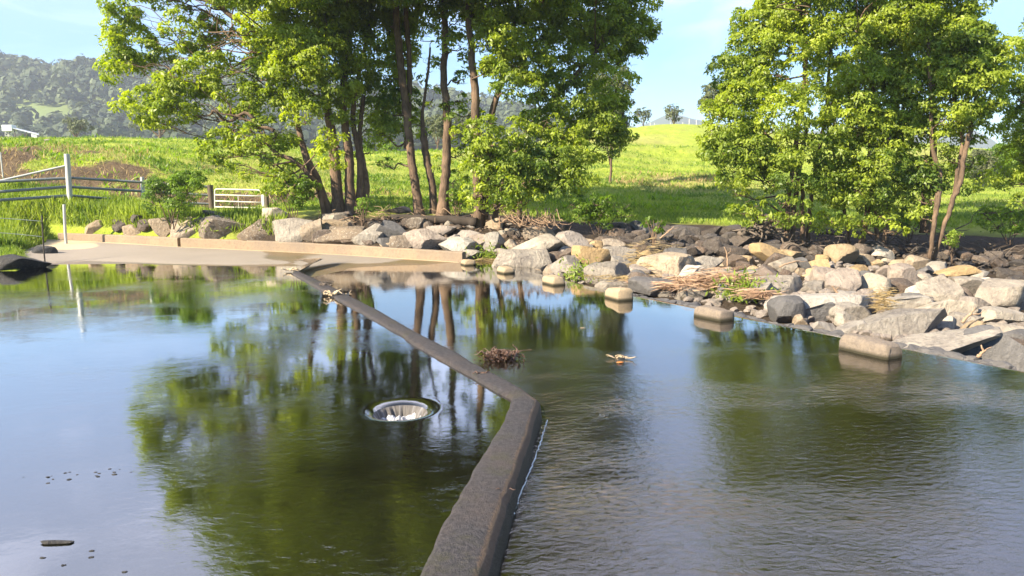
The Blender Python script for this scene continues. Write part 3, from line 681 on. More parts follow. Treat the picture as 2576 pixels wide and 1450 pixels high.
RK=[
# along the wall, from its left end
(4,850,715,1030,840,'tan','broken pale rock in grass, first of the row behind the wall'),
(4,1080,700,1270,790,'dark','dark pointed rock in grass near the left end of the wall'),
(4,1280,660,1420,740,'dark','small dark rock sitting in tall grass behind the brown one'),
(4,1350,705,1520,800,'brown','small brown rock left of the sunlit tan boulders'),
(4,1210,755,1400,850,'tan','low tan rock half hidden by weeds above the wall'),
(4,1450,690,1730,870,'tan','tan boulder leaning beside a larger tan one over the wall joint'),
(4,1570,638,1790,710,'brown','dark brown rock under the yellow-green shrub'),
(4,1620,690,1990,880,'tan','broad tan boulder with a black shaded right face above the wall joint'),
(4,1790,680,1980,760,'ochre','small ochre rock lying on top between tan boulder and black rock'),
(4,1970,618,2190,740,'black','black shiny rock below the gate post'),
(4,1960,670,2390,895,'lichen','large domed lichen-speckled boulder in front of the gate'),
(5,-10,190,400,392,'lichen','lumpy speckled boulder between the domed one and the grey one'),
(5,235,80,455,208,'pale','pale pyramid-shaped rock right of the white gate',0,0,.9),
(5,258,185,695,402,'grey','big angular grey boulder with a shaded right side by the wall'),
(5,600,190,800,362,'tan','tan rock wedged right of the big grey boulder'),
(5,750,195,1050,292,'tan','flat tan rock above the brown and speckled ones, under the trunks'),
(5,810,130,1040,218,'grey','grey peaked rock at the foot of the reddish trunks'),
(5,718,285,940,408,'brown','brown speckled rock just behind the wall, left of the long mottled one'),
(5,770,255,1190,412,'lichen','long mottled boulder tilted up to the right behind the wall',-14),
(5,990,355,1190,422,'brown','small brown rock tucked beneath the long mottled boulder'),
(5,1100,240,1410,392,'pale','pale sunlit angular rock right of the mottled boulder'),
(5,1280,205,1640,382,'slate','dark slate boulder in half shade behind the pale rock'),
(5,1150,380,1330,432,'brown','low brown rock on the wall top, right of the mottled boulder'),
(5,980,220,1080,300,'tan','small upright tan rock between speckled boulder and pale rock'),
(5,1240,205,1360,266,'dark','small dark cone-shaped rock near the green seedling'),
(5,1330,370,1540,442,'slate','low slate rock just behind the middle of the wall'),
(5,1340,415,1460,452,'tan','tiny tan stone on top of the wall right of its middle'),
(5,1470,335,1770,472,'lichen','squat mottled rock leaning against the mauve slab'),
(5,1600,285,1975,468,'mauve','tall pointed mauve slab behind the wall'),
(5,1745,395,1910,476,'brown','small brown rock in front of the pointed mauve slab'),
(5,1820,250,2080,342,'mauve','mauve rock near the dark trunk, above the pointed slab'),
(5,1940,365,2260,502,'pale','blocky pale granite rock touching the right end of the wall'),
(5,1955,335,2120,422,'mauve','small mauve rock above the blocky pale granite rock'),
(5,2060,295,2350,382,'mauve','flat mauve rock right in front of the leaning dark trunk'),
(5,2220,335,2400,462,'mauve','cracked mauve rock with lit left face below the dark trunk'),
(5,2360,318,2580,482,'grey','grey rock with jagged dark front and pale top below the bare twigs'),
(5,2150,480,2370,562,'grey','low grey rock behind the end face of the wall'),
(5,1390,65,1640,127,'dark','flat dark rock seen against the grass left of the twin trunks'),
(5,1630,170,1810,262,'lichen','mossy yellowish rock under the fallen log'),
(5,1780,210,1870,302,'brown','small brown rock right of the mossy one under the log'),
(5,1550,180,1650,252,'brown','small brown rock left of the mossy one under the log'),
(5,2380,180,2530,282,'ochre','ochre leaning rock beside the foot of the dark trunk'),
(5,2440,470,2580,532,'mauve','small mauve rock behind the clump of bright weeds'),
# between the wall end and the fourth marker block
(6,405,485,910,712,'grey','large grey boulder with a dark jagged right side beyond the third marker block'),
(6,565,348,1045,562,'pale','big pale sunlit boulder, highest in the stack beyond the second marker block'),
(6,1000,308,1315,502,'mauve','pinkish peaked rock right of the big pale boulder'),
(6,690,258,975,372,'tan','tan rock in half shade under the bare twigs'),
(6,940,250,1115,332,'brown','brown rock in shade right of the bare twigs'),
(6,500,378,640,498,'tan','narrow tan rock leaning left of the big pale boulder',-40,.5),
(6,1160,440,1495,642,'ochre','large rounded golden boulder'),
(6,1315,395,1432,482,'ochre','small golden rock perched on the large rounded golden boulder'),
(6,950,545,1215,712,'grey','jagged grey rock with pale top before the golden boulder'),
(6,1030,470,1180,582,'brown','brown rock in the gap left of the golden boulder'),
(6,1450,450,1755,602,'grey','grey cracked rock right of the golden boulder'),
(6,1105,625,1315,737,'mauve','mauve rock behind the bright green weeds'),
(6,1280,612,1695,802,'grey','wide flat-topped grey boulder behind the bright green weeds'),
(6,1390,778,1725,862,'grey','low pale-grey slab behind the fourth marker block'),
(6,1455,378,1645,482,'tan','tan layered rock at the edge of the dark shade'),
(6,1740,408,1965,522,'brown','brown yellow-topped rock in the shade edge behind small ochre rock'),
(6,1780,493,1945,562,'ochre','small bright ochre rock left of the straw-covered boulder'),
(6,1650,472,1755,542,'tan','small cube-like tan rock beside the grey cracked rock'),
(6,1685,678,1855,802,'slate','slate rock in shadow between two grey slabs'),
(6,1775,733,1955,812,'tan','small tan wedge rock on the dark slanting slab'),
(6,1810,518,2335,732,'tan','broad straw-covered tan boulder'),
(6,2225,543,2580,692,'grey','grey folded slab right of the straw-covered boulder'),
(6,2118,636,2405,852,'pale','upright pale triangular rock',0,0,.9),
(6,1720,750,2225,922,'slate','long dark slanting slab left of the upright pale rock',-8,.5),
(6,1955,838,2145,932,'grey','small grey rock in front of the dark slanting slab'),
(6,2145,828,2435,962,'grey','layered grey rock in the dry reeds by the water'),
(6,2380,678,2580,792,'tan','tan rock with dark hollow right of the upright pale rock'),
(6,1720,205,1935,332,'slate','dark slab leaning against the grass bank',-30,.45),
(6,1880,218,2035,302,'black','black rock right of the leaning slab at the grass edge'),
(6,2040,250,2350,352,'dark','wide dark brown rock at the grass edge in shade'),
# shaded stack, its tree shade put into the darker rock materials
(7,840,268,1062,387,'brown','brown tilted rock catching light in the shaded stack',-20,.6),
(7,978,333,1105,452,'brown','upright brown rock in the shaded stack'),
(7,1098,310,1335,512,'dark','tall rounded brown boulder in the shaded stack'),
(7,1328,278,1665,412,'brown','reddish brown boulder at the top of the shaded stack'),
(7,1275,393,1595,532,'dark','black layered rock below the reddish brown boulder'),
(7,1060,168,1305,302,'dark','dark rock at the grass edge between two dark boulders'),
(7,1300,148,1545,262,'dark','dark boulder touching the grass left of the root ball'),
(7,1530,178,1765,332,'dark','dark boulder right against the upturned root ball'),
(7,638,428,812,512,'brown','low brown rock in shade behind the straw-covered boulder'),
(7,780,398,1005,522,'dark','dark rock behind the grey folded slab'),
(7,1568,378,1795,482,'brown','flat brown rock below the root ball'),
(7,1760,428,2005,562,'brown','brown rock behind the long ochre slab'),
(7,1518,513,1705,652,'ochre','golden pointed rock at the foot of the long ochre slab'),
(7,1228,528,1365,642,'tan','tan rock behind the dead stick'),
(7,1588,638,1765,782,'ochre','round golden stone below the long ochre slab',0,0,.3),
(7,1702,368,2225,662,'ochre','long golden slab tilted up to the right',-33,.34),
(7,1920,438,2265,592,'ochre','golden block propping up the long tilted slab'),
(7,1758,678,1925,782,'ochre','golden rock right of the round golden stone'),
(7,1868,538,2180,752,'grey','grey splintered rock under the long tilted slab',35,.6),
(7,1985,678,2145,802,'brown','brown rock in a dark gap below the splintered grey rock'),
(7,2190,658,2295,762,'tan','small square tan rock under the golden stack'),
(7,2178,578,2295,652,'ochre','small yellowish rock between grey splintered and golden flat rocks'),
(7,2300,558,2590,682,'ochre','flat golden rock below the big egg-shaped ochre boulder',-10),
(7,2298,668,2590,772,'ochre','long low golden rock beneath another flat golden one'),
(7,2440,500,2590,572,'ochre','golden rock left against the big egg-shaped ochre boulder'),
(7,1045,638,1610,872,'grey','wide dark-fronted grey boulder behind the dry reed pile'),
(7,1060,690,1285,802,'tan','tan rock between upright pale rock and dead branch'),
(7,1645,768,2290,992,'grey','big grey flat boulder right of the dry reed pile'),
(7,2205,818,2600,975,'grey','blocky grey boulder in the second row right of the reed pile'),
# right part
(8,483,163,752,342,'ochre','big egg-shaped ochre boulder standing highest on the heap',0,0,.35),
(8,750,250,905,355,'tan','tan rock right of the egg-shaped ochre boulder'),
(8,788,185,882,248,'pale','small whitish rock on top right of the egg-shaped boulder'),
(8,878,180,1085,292,'pale','white jagged rock at the heap top against the dark creek'),
(8,985,288,1065,342,'pale','small layered white rock under the white jagged rock'),
(8,850,300,995,372,'ochre','sloping yellowish rock left of the small layered white rock'),
(8,690,350,860,442,'ochre','rough golden rock below the tan one on the heap'),
(8,478,390,775,632,'mauve','pyramid-shaped brownish boulder with a dark right face',0,0,.9),
(8,757,430,1025,637,'pale','upright pale flat-faced boulder right of the brownish pyramid'),
(8,1042,340,1315,587,'mauve','tall mauve-grey boulder with a dark right face',0,0,.9),
(8,918,348,1062,452,'mauve','mauve rock squeezed left of the tall mauve-grey boulder'),
(8,730,440,825,522,'tan','small rock wedged between pyramid and upright pale boulder'),
(8,1195,262,1428,392,'tan','tan wedge-shaped rock on top right of the heap',-18),
(8,1058,300,1215,372,'tan','low tan rock left of the wedge-shaped one'),
(8,1398,323,1565,422,'pale','pale split rock right of the wedge-shaped one'),
(8,1480,353,1825,462,'ochre','long yellow rock like a lying animal at the heap edge',-8),
(8,1288,360,1445,442,'slate','small slate rock under the wedge-shaped rock'),
(8,1308,428,1445,502,'pale','pale rock below the small slate rock'),
(8,1800,398,1945,477,'grey','low grey rock right of the long yellow rock'),
(8,1215,530,1425,652,'pale','bright pale rock with straw lying before it'),
(8,1338,458,1705,692,'grey','large grey boulder with a lit rounded top'),
(8,1615,455,1895,632,'grey','grey boulder with dark cleft behind the large lit one'),
(8,1855,468,2065,592,'pale','pale rock at the heap edge behind the tilted grey boulder'),
(8,1840,498,2225,762,'grey','tilted grey boulder with a furrowed top',-25),
(8,2185,488,2330,602,'grey','grey rock cut off by the frame behind the tilted grey boulder'),
(8,2150,600,2400,752,'mauve','rock in shadow at the frame edge right of the tilted grey boulder'),
(8,1745,733,2255,882,'pale','long smooth pale boulder below the tilted grey boulder'),
(8,1275,648,1745,832,'pale','wide pale-grey slab in the middle of the heap',12,.5),
(8,1438,808,1655,955,'pale','pale flaking rock left of the stubby yellow stone'),
(8,1658,848,1875,1042,'ochre','stubby rough yellow stone leaning on the pale rocks',50,.42),
(8,1498,928,1775,1092,'grey','greenish grey slab behind the stubby yellow stone'),
(8,1815,888,2400,1022,'pale','broad pale boulder behind the big smooth dark-grey one'),
(8,1738,915,2420,1320,'slate','biggest smooth dark-grey boulder at the frame edge by the water',0,0,.7),
(8,945,888,1930,1240,'grey','long flat grey slab sloping into the water by the last marker block',22,.36),
(8,795,715,1490,968,'grey','large slanting grey slab above the last marker block',18,.55),
(8,558,762,795,895,'pale','bright whitish rock left of the large slanting slab'),
(8,495,688,865,862,'grey','grey boulder behind the bright whitish rock'),
(8,-10,598,860,785,'pale','very long pale slab across the middle of the heap',8,.4),
(8,195,678,525,852,'slate','dark layered slate rock near the water, beside a small tan stone'),
(8,-10,636,275,882,'slate','dark undercut slate rock near the reeds'),
(8,188,793,355,917,'tan','small round tan stone at the water edge'),
(8,328,850,562,972,'grey','rounded grey rock at the water edge with white rim'),
(8,545,858,870,985,'grey','smooth grey rock at the water right of the rounded grey rock'),
(8,815,615,1335,765,'pale','pale ribbed slab between the long slab and the slanting slab',10,.5),
(8,1640,698,1745,782,'pale','small pale rock in the deep gap'),
(8,1165,670,1290,742,'slate','small slate rock in a gap on the slanting slabs'),
]
for e in RK: rock(*e)
rock(0,-30,640,100,672,'black','flat-topped black rock at the pond edge left of the steel stake',4,.45)
rock(0,82,622,142,664,'black','small black weedy rock at the pond edge right under the steel stake',0,0,.7)
# smaller stones filling the heaps
def filler(n, poly, mats, wr, label, group, seed):
    r=np.random.default_rng(seed); xs=[p[0] for p in poly]; ys=[p[1] for p in poly]; k=0; tries=0
    def inside(x,y):
        c=False
        for i in range(len(poly)):
            (x1,y1),(x2,y2)=poly[i],poly[i-1]
            if (y1>y)!=(y2>y) and x<(x2-x1)*(y-y1)/(y2-y1)+x1: c=not c
        return c
    while k<n and tries<6000:
        tries+=1; x=r.uniform(min(xs),max(xs)); y=r.uniform(min(ys),max(ys))
        if not inside(x,y): continue
        g=hit(x,y); w=r.uniform(*wr)*(1 if g[1]<22 else .9)
        if any((g[0]-a)**2+((g[1]-b)*.6)**2<((c+w*.4)*.52)**2 for a,b,c in placed): continue
        H=w*r.uniform(.42,.8); Dp=w*r.uniform(.6,1.0)
        V,Fc=rock_shape(int(r.integers(1,99999)),(w,Dp,H),r.uniform(-25,25),.75,3)
        c0=np.array([g[0],g[1],g[2]+H*.22]); o=mesh_np('rock',V+c0,Fc,ROCK[mats[int(r.integers(len(mats)))]],base=c0-np.array([0,0,H/2]),smooth=True,sharp=R(28))
        meta(o,label,'rock',group=group); placed.append((g[0],g[1],w/2)); k+=1
filler(54,[(1560,575),(1900,600),(2080,640),(2060,660),(1900,640),(1650,640),(1500,620)],['dark','brown','dark','dark'],(.35,.8),'dark rock below the grass bank, shade put into its colour','dark shaded rocks below the grass bank',3)  # tree shade is put into these dark rock colours
filler(24,[(2080,620),(2576,650),(2576,720),(2400,690),(2100,645)],['dark','dark','brown'],(.35,.8),'dark stone in the shaded creek hollow behind the heap','dark stones in the creek hollow',4)  # shade of the hollow likewise carried by the dark materials
filler(32,[(840,545),(1300,560),(1480,600),(1480,640),(1250,610),(1000,600),(860,575)],['dark','brown','grey','tan'],(.25,.6),'small stone filling gaps in the heap behind the wall','small stones in the heap behind the wall',5)
filler(48,[(1240,640),(1500,640),(2060,690),(2540,760),(2560,900),(2050,800),(1650,735),(1300,680)],['grey','mauve','tan','slate','brown'],(.28,.85),'small stone filling gaps between the sunlit boulders','small stones between the sunlit boulders',6)

def rubble(n,poly,mat,wr,label,seed):
    r=np.random.default_rng(seed); xs=[p[0] for p in poly]; ys=[p[1] for p in poly]; parts=[]; k=0
    sh=[rock_shape(500+i,(1,.8,.65),0,.8,2) for i in range(14)]
    VV=[];FF=[];o=0
    while k<n:
        x=r.uniform(min(xs),max(xs)); y=r.uniform(min(ys),max(ys)); c_=False
        for i in range(len(poly)):
            (x1,y1),(x2,y2)=poly[i],poly[i-1]
            if (y1>y)!=(y2>y) and x<(x2-x1)*(y-y1)/(y2-y1)+x1: c_=not c_
        if not c_: continue
        k+=1; g=hit(x,y); w=r.uniform(*wr)*r.uniform(.6,1); V,Fc=sh[r.integers(14)]; a_=r.uniform(0,6.28); cs,sn=math.cos(a_),math.sin(a_)
        VV.append((V*w)@np.array([[cs,sn,0],[-sn,cs,0],[0,0,1]])+g+np.array([0,0,w*.15])); FF.append(Fc+o); o+=len(V)
    meta(mesh_np('rubble',np.concatenate(VV),np.concatenate(FF),mat,smooth=True,sharp=R(30)),label,'rubble',kind='stuff')
rubble(900,[(1240,645),(1500,640),(2060,660),(2560,720),(2600,930),(2050,830),(1650,750),(1300,690)],ROCK['mauve'],(.10,.34),'small broken stones packed between the boulders',7)
rubble(260,[(840,545),(1300,560),(1480,600),(1480,640),(1250,620),(1000,600),(860,575)],ROCK['brown'],(.10,.3),'small stones packed behind the wall',8)
rubble(420,[(1500,580),(1900,600),(2080,620),(2576,640),(2576,710),(2400,690),(2060,660),(1500,640)],ROCK['dark'],(.12,.4),'dark stones covering the shaded creek bank',9)  # dark material also stands in for the creek bank's shade
# ------------------------------------------------------------ trees
def branch_path(a,b,sag=.0,jit=.12,n=5):
    a=np.asarray(a,float); b=np.asarray(b,float); L=np.linalg.norm(b-a); pts=[a]
    for k in range(1,n):
        f=k/n; p=a*(1-f)+b*f; p=p+rng.normal(0,jit*L*.25,3)*math.sin(f*math.pi); p[2]+=sag*L*math.sin(f*math.pi); pts.append(p)
    pts.append(b); return smoothline(pts,3)
CL_N=2.1; CL_L=1.0
def crown_leaves(blobs, D0, lsize, dens, tw=.20, seed=1, droop=.5, shell=.62):
    """blobs: (x,y,rx,ry,doff[,density,tint]) in picture units at depth D0+doff -> leaf arrays in world space"""
    r=np.random.default_rng(seed); Cs=[];Ax=[];Up=[];Ti=[];Sz=[];cent=[]
    blobs=list(blobs)+[(b_[0],b_[1],b_[2],b_[3],b_[4]+s_*3.2)+tuple(b_[5:]) for b_ in blobs if b_[1]<-40 and lsize>.12 for s_ in (-1,1)]  # unseen copies of high blobs, added to deepen crowns and shade rocks
    for bl in blobs:
        x,y,rx,ry,do=bl[:5]; dn=bl[5] if len(bl)>5 else 1; tn=bl[6] if len(bl)>6 else 0
        D=D0+do; c=PD(x,y,D); ax=rx*D/F; az=ry*D/F; ay=(ax+az)*.5
        cent.append((c,ax,ay,az))
        area=4*math.pi*((ax*ay)**1.6+(ax*az)**1.6+(ay*az)**1.6)**(1/1.6)/3**(1/1.6)
        big=lsize>.12
        k_=1.0 if big else .72
        ns=max(4,int(area*dens*dn*(.20 if big else .26)*CL_N))
        d=norm(r.normal(size=(ns,3))); lump=1+.50*fbm(d*1.9+c,1.0,2)
        rr=(shell+(1-shell)*r.random(ns)**.8)*lump; deep=r.random(ns)<.18; rr[deep]*=r.uniform(.3,.9,deep.sum())
        sc=c+d*rr[:,None]*np.array([ax,ay,az]); rs=r.uniform(.20,.50,ns)*(lsize/.15)**.8*(1 if big else .9)
        if lsize>.25: rs=rs*.8
        rs=np.minimum(rs,.5*min(ax,az)+.04)
        out=norm(d*np.array([1/ax,1/ay,1/az])+.001); tb=np.clip(r.random(ns)*.55+.18+.7*fbm(sc,.9,2)+tn,0,1)
        nl=np.maximum(6,(rs**2/lsize**2*22*CL_L)).astype(int); ix=np.repeat(np.arange(ns),nl); m_=len(ix)
        dd=norm(out[ix]*.75+np.array([0,0,.45])+r.normal(0,.75,(m_,3)))
        fl=np.array([1.15,1.15,.75])
        C=sc[ix]+dd*fl*(rs[ix]*(.55+.5*r.random(m_)**.6))[:,None]
        stray=r.random(m_)<.10; C[stray]+=r.normal(0,.10,(stray.sum(),3))*lsize/.15
        tt=tb[ix]+r.normal(0,.12,m_)
        a_=dd*.45+r.normal(0,.5,(m_,3))+np.array([0,0,-droop])
        u_=dd*1.5+r.normal(0,.42,(m_,3))
        Cs.append(C);Ax.append(a_);Up.append(u_);Ti.append(np.clip(tt,0,1))
        Sz.append(r.uniform(.5,1.35,m_)*lsize)
    Ax=np.concatenate(Ax);Up=np.concatenate(Up)
    side=norm(np.cross(Ax,Up)); 
    return np.concatenate(Cs),np.concatenate(Sz),Ax,Up,np.concatenate(Ti),cent
def tree(name,label,group,base_px,D,stems,blobs,lsize,dens,leafm=None,bark=None,seed=1,twigs=True,tw=.2,cat='tree',extra=None,shell=.62):
    """stems: list of [(x,y,doff,radius_px), ...] from the foot up"""
    x,y=base_px; b=PD(x,y,D); b[2]=min(b[2],float(ground_raw(b[0],b[1]))-.05) if D<60 else b[2]
    e=empty(name,b); meta(e,label,cat,group=group); bark=bark or BARK; leafm=leafm or LEAF_A
    C,S,A,U,T,cent=crown_leaves(blobs,D,lsize,dens,tw,seed,shell=shell)
    leaves('crown',C,S,A,U,T,leafm,parent=e)
    spts=[]; trunks=[]
    for st in stems:
        pts=[PD(px,py,D+do) for px,py,do,_ in st]; rad=[r_*.80*(D+do)/F for _,_,do,r_ in st]
        pts[0][2]-=.35
        q=smoothline(pts,6,.012); rr=np.interp(np.linspace(0,1,len(q)),np.linspace(0,1,len(rad)),rad)
        rr=rr*(1+.10*fbm(q*1.0,2.5,2)); 
        if rad[0]*F/D>8: rr[0]*=1.5; rr[1]*=1.22; rr[2]*=1.08
        trunks.append([(q,rr)]); spts.append((q,rr))
    # limbs: from the nearest lower stem point out to each leaf mass
    for (c,ax,ay,az) in cent:
        best=None
        for k,(q,rr) in enumerate(spts):
            dd=np.linalg.norm(q-c,axis=1)+np.where(q[:,2]>c[2]-.2*az,2.5,0)+np.where(q[:,2]>c[2]+.3,30,0)
            i=int(np.argmin(dd[2:]))+2 if len(dd)>3 else int(np.argmin(dd))
            if best is None or dd[i]<best[0]: best=(dd[i],k,i)
        if best is None: continue
        _,k,i=best; q,rr=spts[k]; L=np.linalg.norm(c-q[i]); r0=min(rr[i]*.62,.018*L+.03)
        r0*=.75; bp=branch_path(q[i],c,-.04,.35); trunks[k].append((bp,np.linspace(r0,.012,len(bp))))
        if twigs:
            for _ in range(5):
                dv=norm(rng.normal(size=3))*np.array([ax,ay,az])*.8; s_=bp[rng.integers(len(bp)//2,len(bp)-1)]
                tp=branch_path(s_,c+dv,0,.3,4); trunks[k].append((tp,np.linspace(max(r0*.35,.012),.004,len(tp))))
    for segs in trunks:
        V,Fc=join([tube(q,rr,10 if j==0 else 5,True) for j,(q,rr) in enumerate(segs)])
        mesh_np('trunk',V,Fc,bark,parent=e,smooth=True)
    if extra: extra(e)
    return e
G1='big riverside trees in the middle'; G2='riverside trees of the right-hand clump'
# left multi-stemmed tree: (x,y,rx,ry,depth offset, density, tint)
A_bl=[(300,20,42,32,0),(318,75,40,34,.4),(305,125,42,45,0),(300,170,38,34,-.3),(355,140,45,36,.3),(372,90,22,20,.6,.6),(398,160,26,28,.3,.8),
 (455,75,36,44,.3,.9,.1),(500,100,36,44,.8,.8),(470,35,36,20,.5,.6),(545,60,38,36,1.5,.4),(585,95,36,36,1.5,.4),(470,140,40,24,.8,.6),
 (410,235,58,38,-.6,1,.12),(360,270,50,36,-.9,1,.12),(465,205,52,40,-.6,1,.12),(440,285,62,34,-.9,1,.1),(520,180,46,36,-.4,1,.15),(560,215,46,38,-.2,.9,.05),(380,305,38,18,-.7,1),
 (520,265,28,24,-.3,.6),(580,150,36,34,.6,.5),(620,190,36,36,.4,.55),(605,255,48,36,-.4,.9),(640,300,46,32,-.2,.8),(690,260,50,40,.2,.9),
 (560,345,48,28,-.9,1,.15),(625,350,50,30,-1.1,1,.1),(530,385,32,26,-1.0,1,.1),(590,395,46,22,-1.2,.8,.1),(660,385,44,24,-.8,.8),(700,340,40,34,-.2,.8),
 (650,440,46,22,-1.2,.7,.2),(720,430,50,28,-.8,.55),(705,475,50,24,-.9,.5),(560,420,22,12,-1,.6,.2),
 (690,60,60,60,.2,1,.15),(745,20,60,50,-.2,1,.15),(700,125,58,48,-.8,1,.2),(760,90,62,56,-1.2,1,.2),(820,50,60,60,-.8,1,.15),(650,130,34,34,.2,.7),
 (740,175,64,44,-1.4,1,.2),(690,190,44,34,-.8,.9,.1),(810,150,56,52,-1.4,1,.12),(780,230,54,40,-.9,.8),(720,240,46,34,-.6,.8,.1),(850,215,50,44,-.9,.8),
 (830,285,42,34,-.6,.55),(770,295,44,34,-1.2,.6,.1),(880,120,50,60,.2,1),(870,30,54,56,.4,1),(900,190,42,44,.8,.9),(900,260,44,40,.8,.7),(925,320,38,34,.8,.7),
 (830,345,32,26,-1.6,1.0,.3),(838,395,34,26,-1.7,1.0,.3),(800,375,24,18,-1.5,.8,.2),(930,385,26,18,.8,.5),
 (560,-60,80,60,.5,.7),(400,-50,70,50,.5,.7),(680,-60,90,70,0,.7),(820,-80,90,80,0,.7),(930,-40,70,70,.5,.8),(480,-160,90,70,.5,.6),(640,-190,110,80,0,.6),(800,-230,110,90,0,.6),(930,-170,90,90,.5,.6),
 (560,-300,100,80,0,.5),(720,-340,120,90,0,.5),(880,-350,110,90,0,.5),(650,-450,110,80,0,.5),(800,-480,120,80,0,.5)]
A_st=[[(828,526,0,16),(800,460,-.2,13),(772,400,-.2,11),(752,330,-.1,9),(740,250,0,7),(700,130,0,5)],
 [(850,528,.1,19),(845,440,0,17),(836,350,0,14),(820,250,0,12),(800,130,0,10),(790,-60,0,8),(760,-350,0,4)],
 [(880,527,.2,17),(880,440,.2,15),(874,360,.2,13),(862,260,.2,11),(868,160,.3,10),(880,80,.3,9),(872,-60,.3,8),(850,-350,.3,4)],
 [(898,526,.4,13),(906,460,.4,10),(902,380,.4,9),(888,300,.4,8),(900,200,.5,6),(930,60,.5,5)],
 [(908,524,.6,11),(922,470,.6,10),(912,400,.5,8),(905,340,.5,7),(915,240,.6,6)],
 [(815,524,-.3,7),(800,470,-.5,7),(740,405,-.7,7),(700,390,-.7,6),(672,360,-.8,5)]]
def extraA(e):
    big=[(700,110),(640,75),(585,42),(540,10),(480,-5),(420,4)]
    q=smoothline([PD(x,y,27.3) for x,y in big],6,.01); V,Fc=join([tube(q,np.linspace(.13,.035,len(q)),8)]+[tube(branch_path(PD(*a,27.3),PD(*b,27.2),.0,.3,5),np.linspace(.03,.006,16),5) for a,b in (((540,10),(470,80)),((480,-5),(400,60)),((560,25),(430,25)),((640,75),(560,150)),((600,50),(520,120)),((700,110),(640,170)))])
    mesh_np('limb',V,Fc,BARK,parent=e,smooth=True)
    V,Fc=join([tube(branch_path(PD(*a,26.2),PD(*b,26),.0,.25,5),np.linspace(r_,r_*.3,16),6) for a,b,r_ in (((640,300),(480,292),.07),((620,302),(505,262),.035),((600,300),(540,230),.03),((590,297),(565,240),.025),((690,330),(600,300),.08))])
    mesh_np('limb',V,Fc,BARK,parent=e,smooth=True)
tree('laurel_tree','broad bright-green tree with many reddish stems behind the wall middle',G1,(868,528),27,A_st,A_bl,.15,8.6,bark=BARK_RED,seed=11,extra=extraA)
# middle tree with leaning dark stems
B_bl=[(960,60,46,60,1.2),(1000,130,44,52,1.2,.9),(970,200,46,50,1.0,1),(1010,270,44,44,.8,.9),(960,280,40,40,1,.9),(1000,20,60,50,.8),(1045,40,50,46,.8,.8,.05),(1060,90,34,34,1,.5),(1000,325,48,28,.4,.8),(1055,315,30,22,.2,.7),(950,340,36,24,.8,.7),
 (1090,250,16,40,.5,.15),(1080,180,22,50,.8,.15),(1000,-70,90,70,.5,.8),(1100,-90,90,80,.5,.7),(1020,-190,100,80,.5,.6),(1080,-310,100,90,.5,.5),(980,-420,100,80,.5,.45),(960,410,20,10,.6,.3)]
B_st=[[(1055,534,0,17),(1046,470,0,14),(1036,410,0,13),(1030,350,0,12),(1022,280,0,12),(1012,200,0,12),(1002,100,0,11),(995,0,0,9),(1000,-150,0,7),(990,-350,0,4)],
 [(1090,532,.3,13),(1088,470,.3,12),(1074,400,.3,12),(1066,340,.3,11),(1062,290,.4,5),(1072,220,.4,4),(1082,120,.4,3)],
 [(1020,350,.2,7),(1030,250,.2,8),(1028,120,.2,8),(1022,0,.2,7),(1050,-150,.2,5)]]
tree('laurel_tree','middle tree of leaning twin dark trunks seen against the pasture',G1,(1068,534),27,B_st,B_bl,.15,8.6,seed=12)
C_bl=[(1130,-20,70,60,0),(1160,50,50,44,0,.9,.1),(1140,105,30,26,-.4,.6,.1),(1170,120,36,30,.3,.5),(1140,290,26,26,-.2,.8,.1),(1145,335,22,26,-.2,.8,.1),(1165,255,34,18,.3,.5),(1185,290,28,20,.4,.4),(1150,455,22,36,.6,.3),(1165,390,24,30,.4,.35),(1110,415,18,26,.3,.25),
 (1170,200,22,24,.5,.25),(1130,-130,90,80,0,.7),(1180,-250,100,90,0,.6),(1150,-370,100,80,0,.5)]
C_st=[[(1113,536,0,24),(1117,480,0,15),(1122,420,0,14),(1125,340,0,13),(1124,270,0,12),(1116,200,0,11),(1120,100,0,10),(1118,0,0,9),(1130,-150,0,7),(1150,-340,0,4)]]
tree('laurel_tree','single tall dark-trunked tree flared at its foot, right of the twin trunks',G1,(1113,538),26.6,C_st,C_bl,.15,8.6,seed=13)
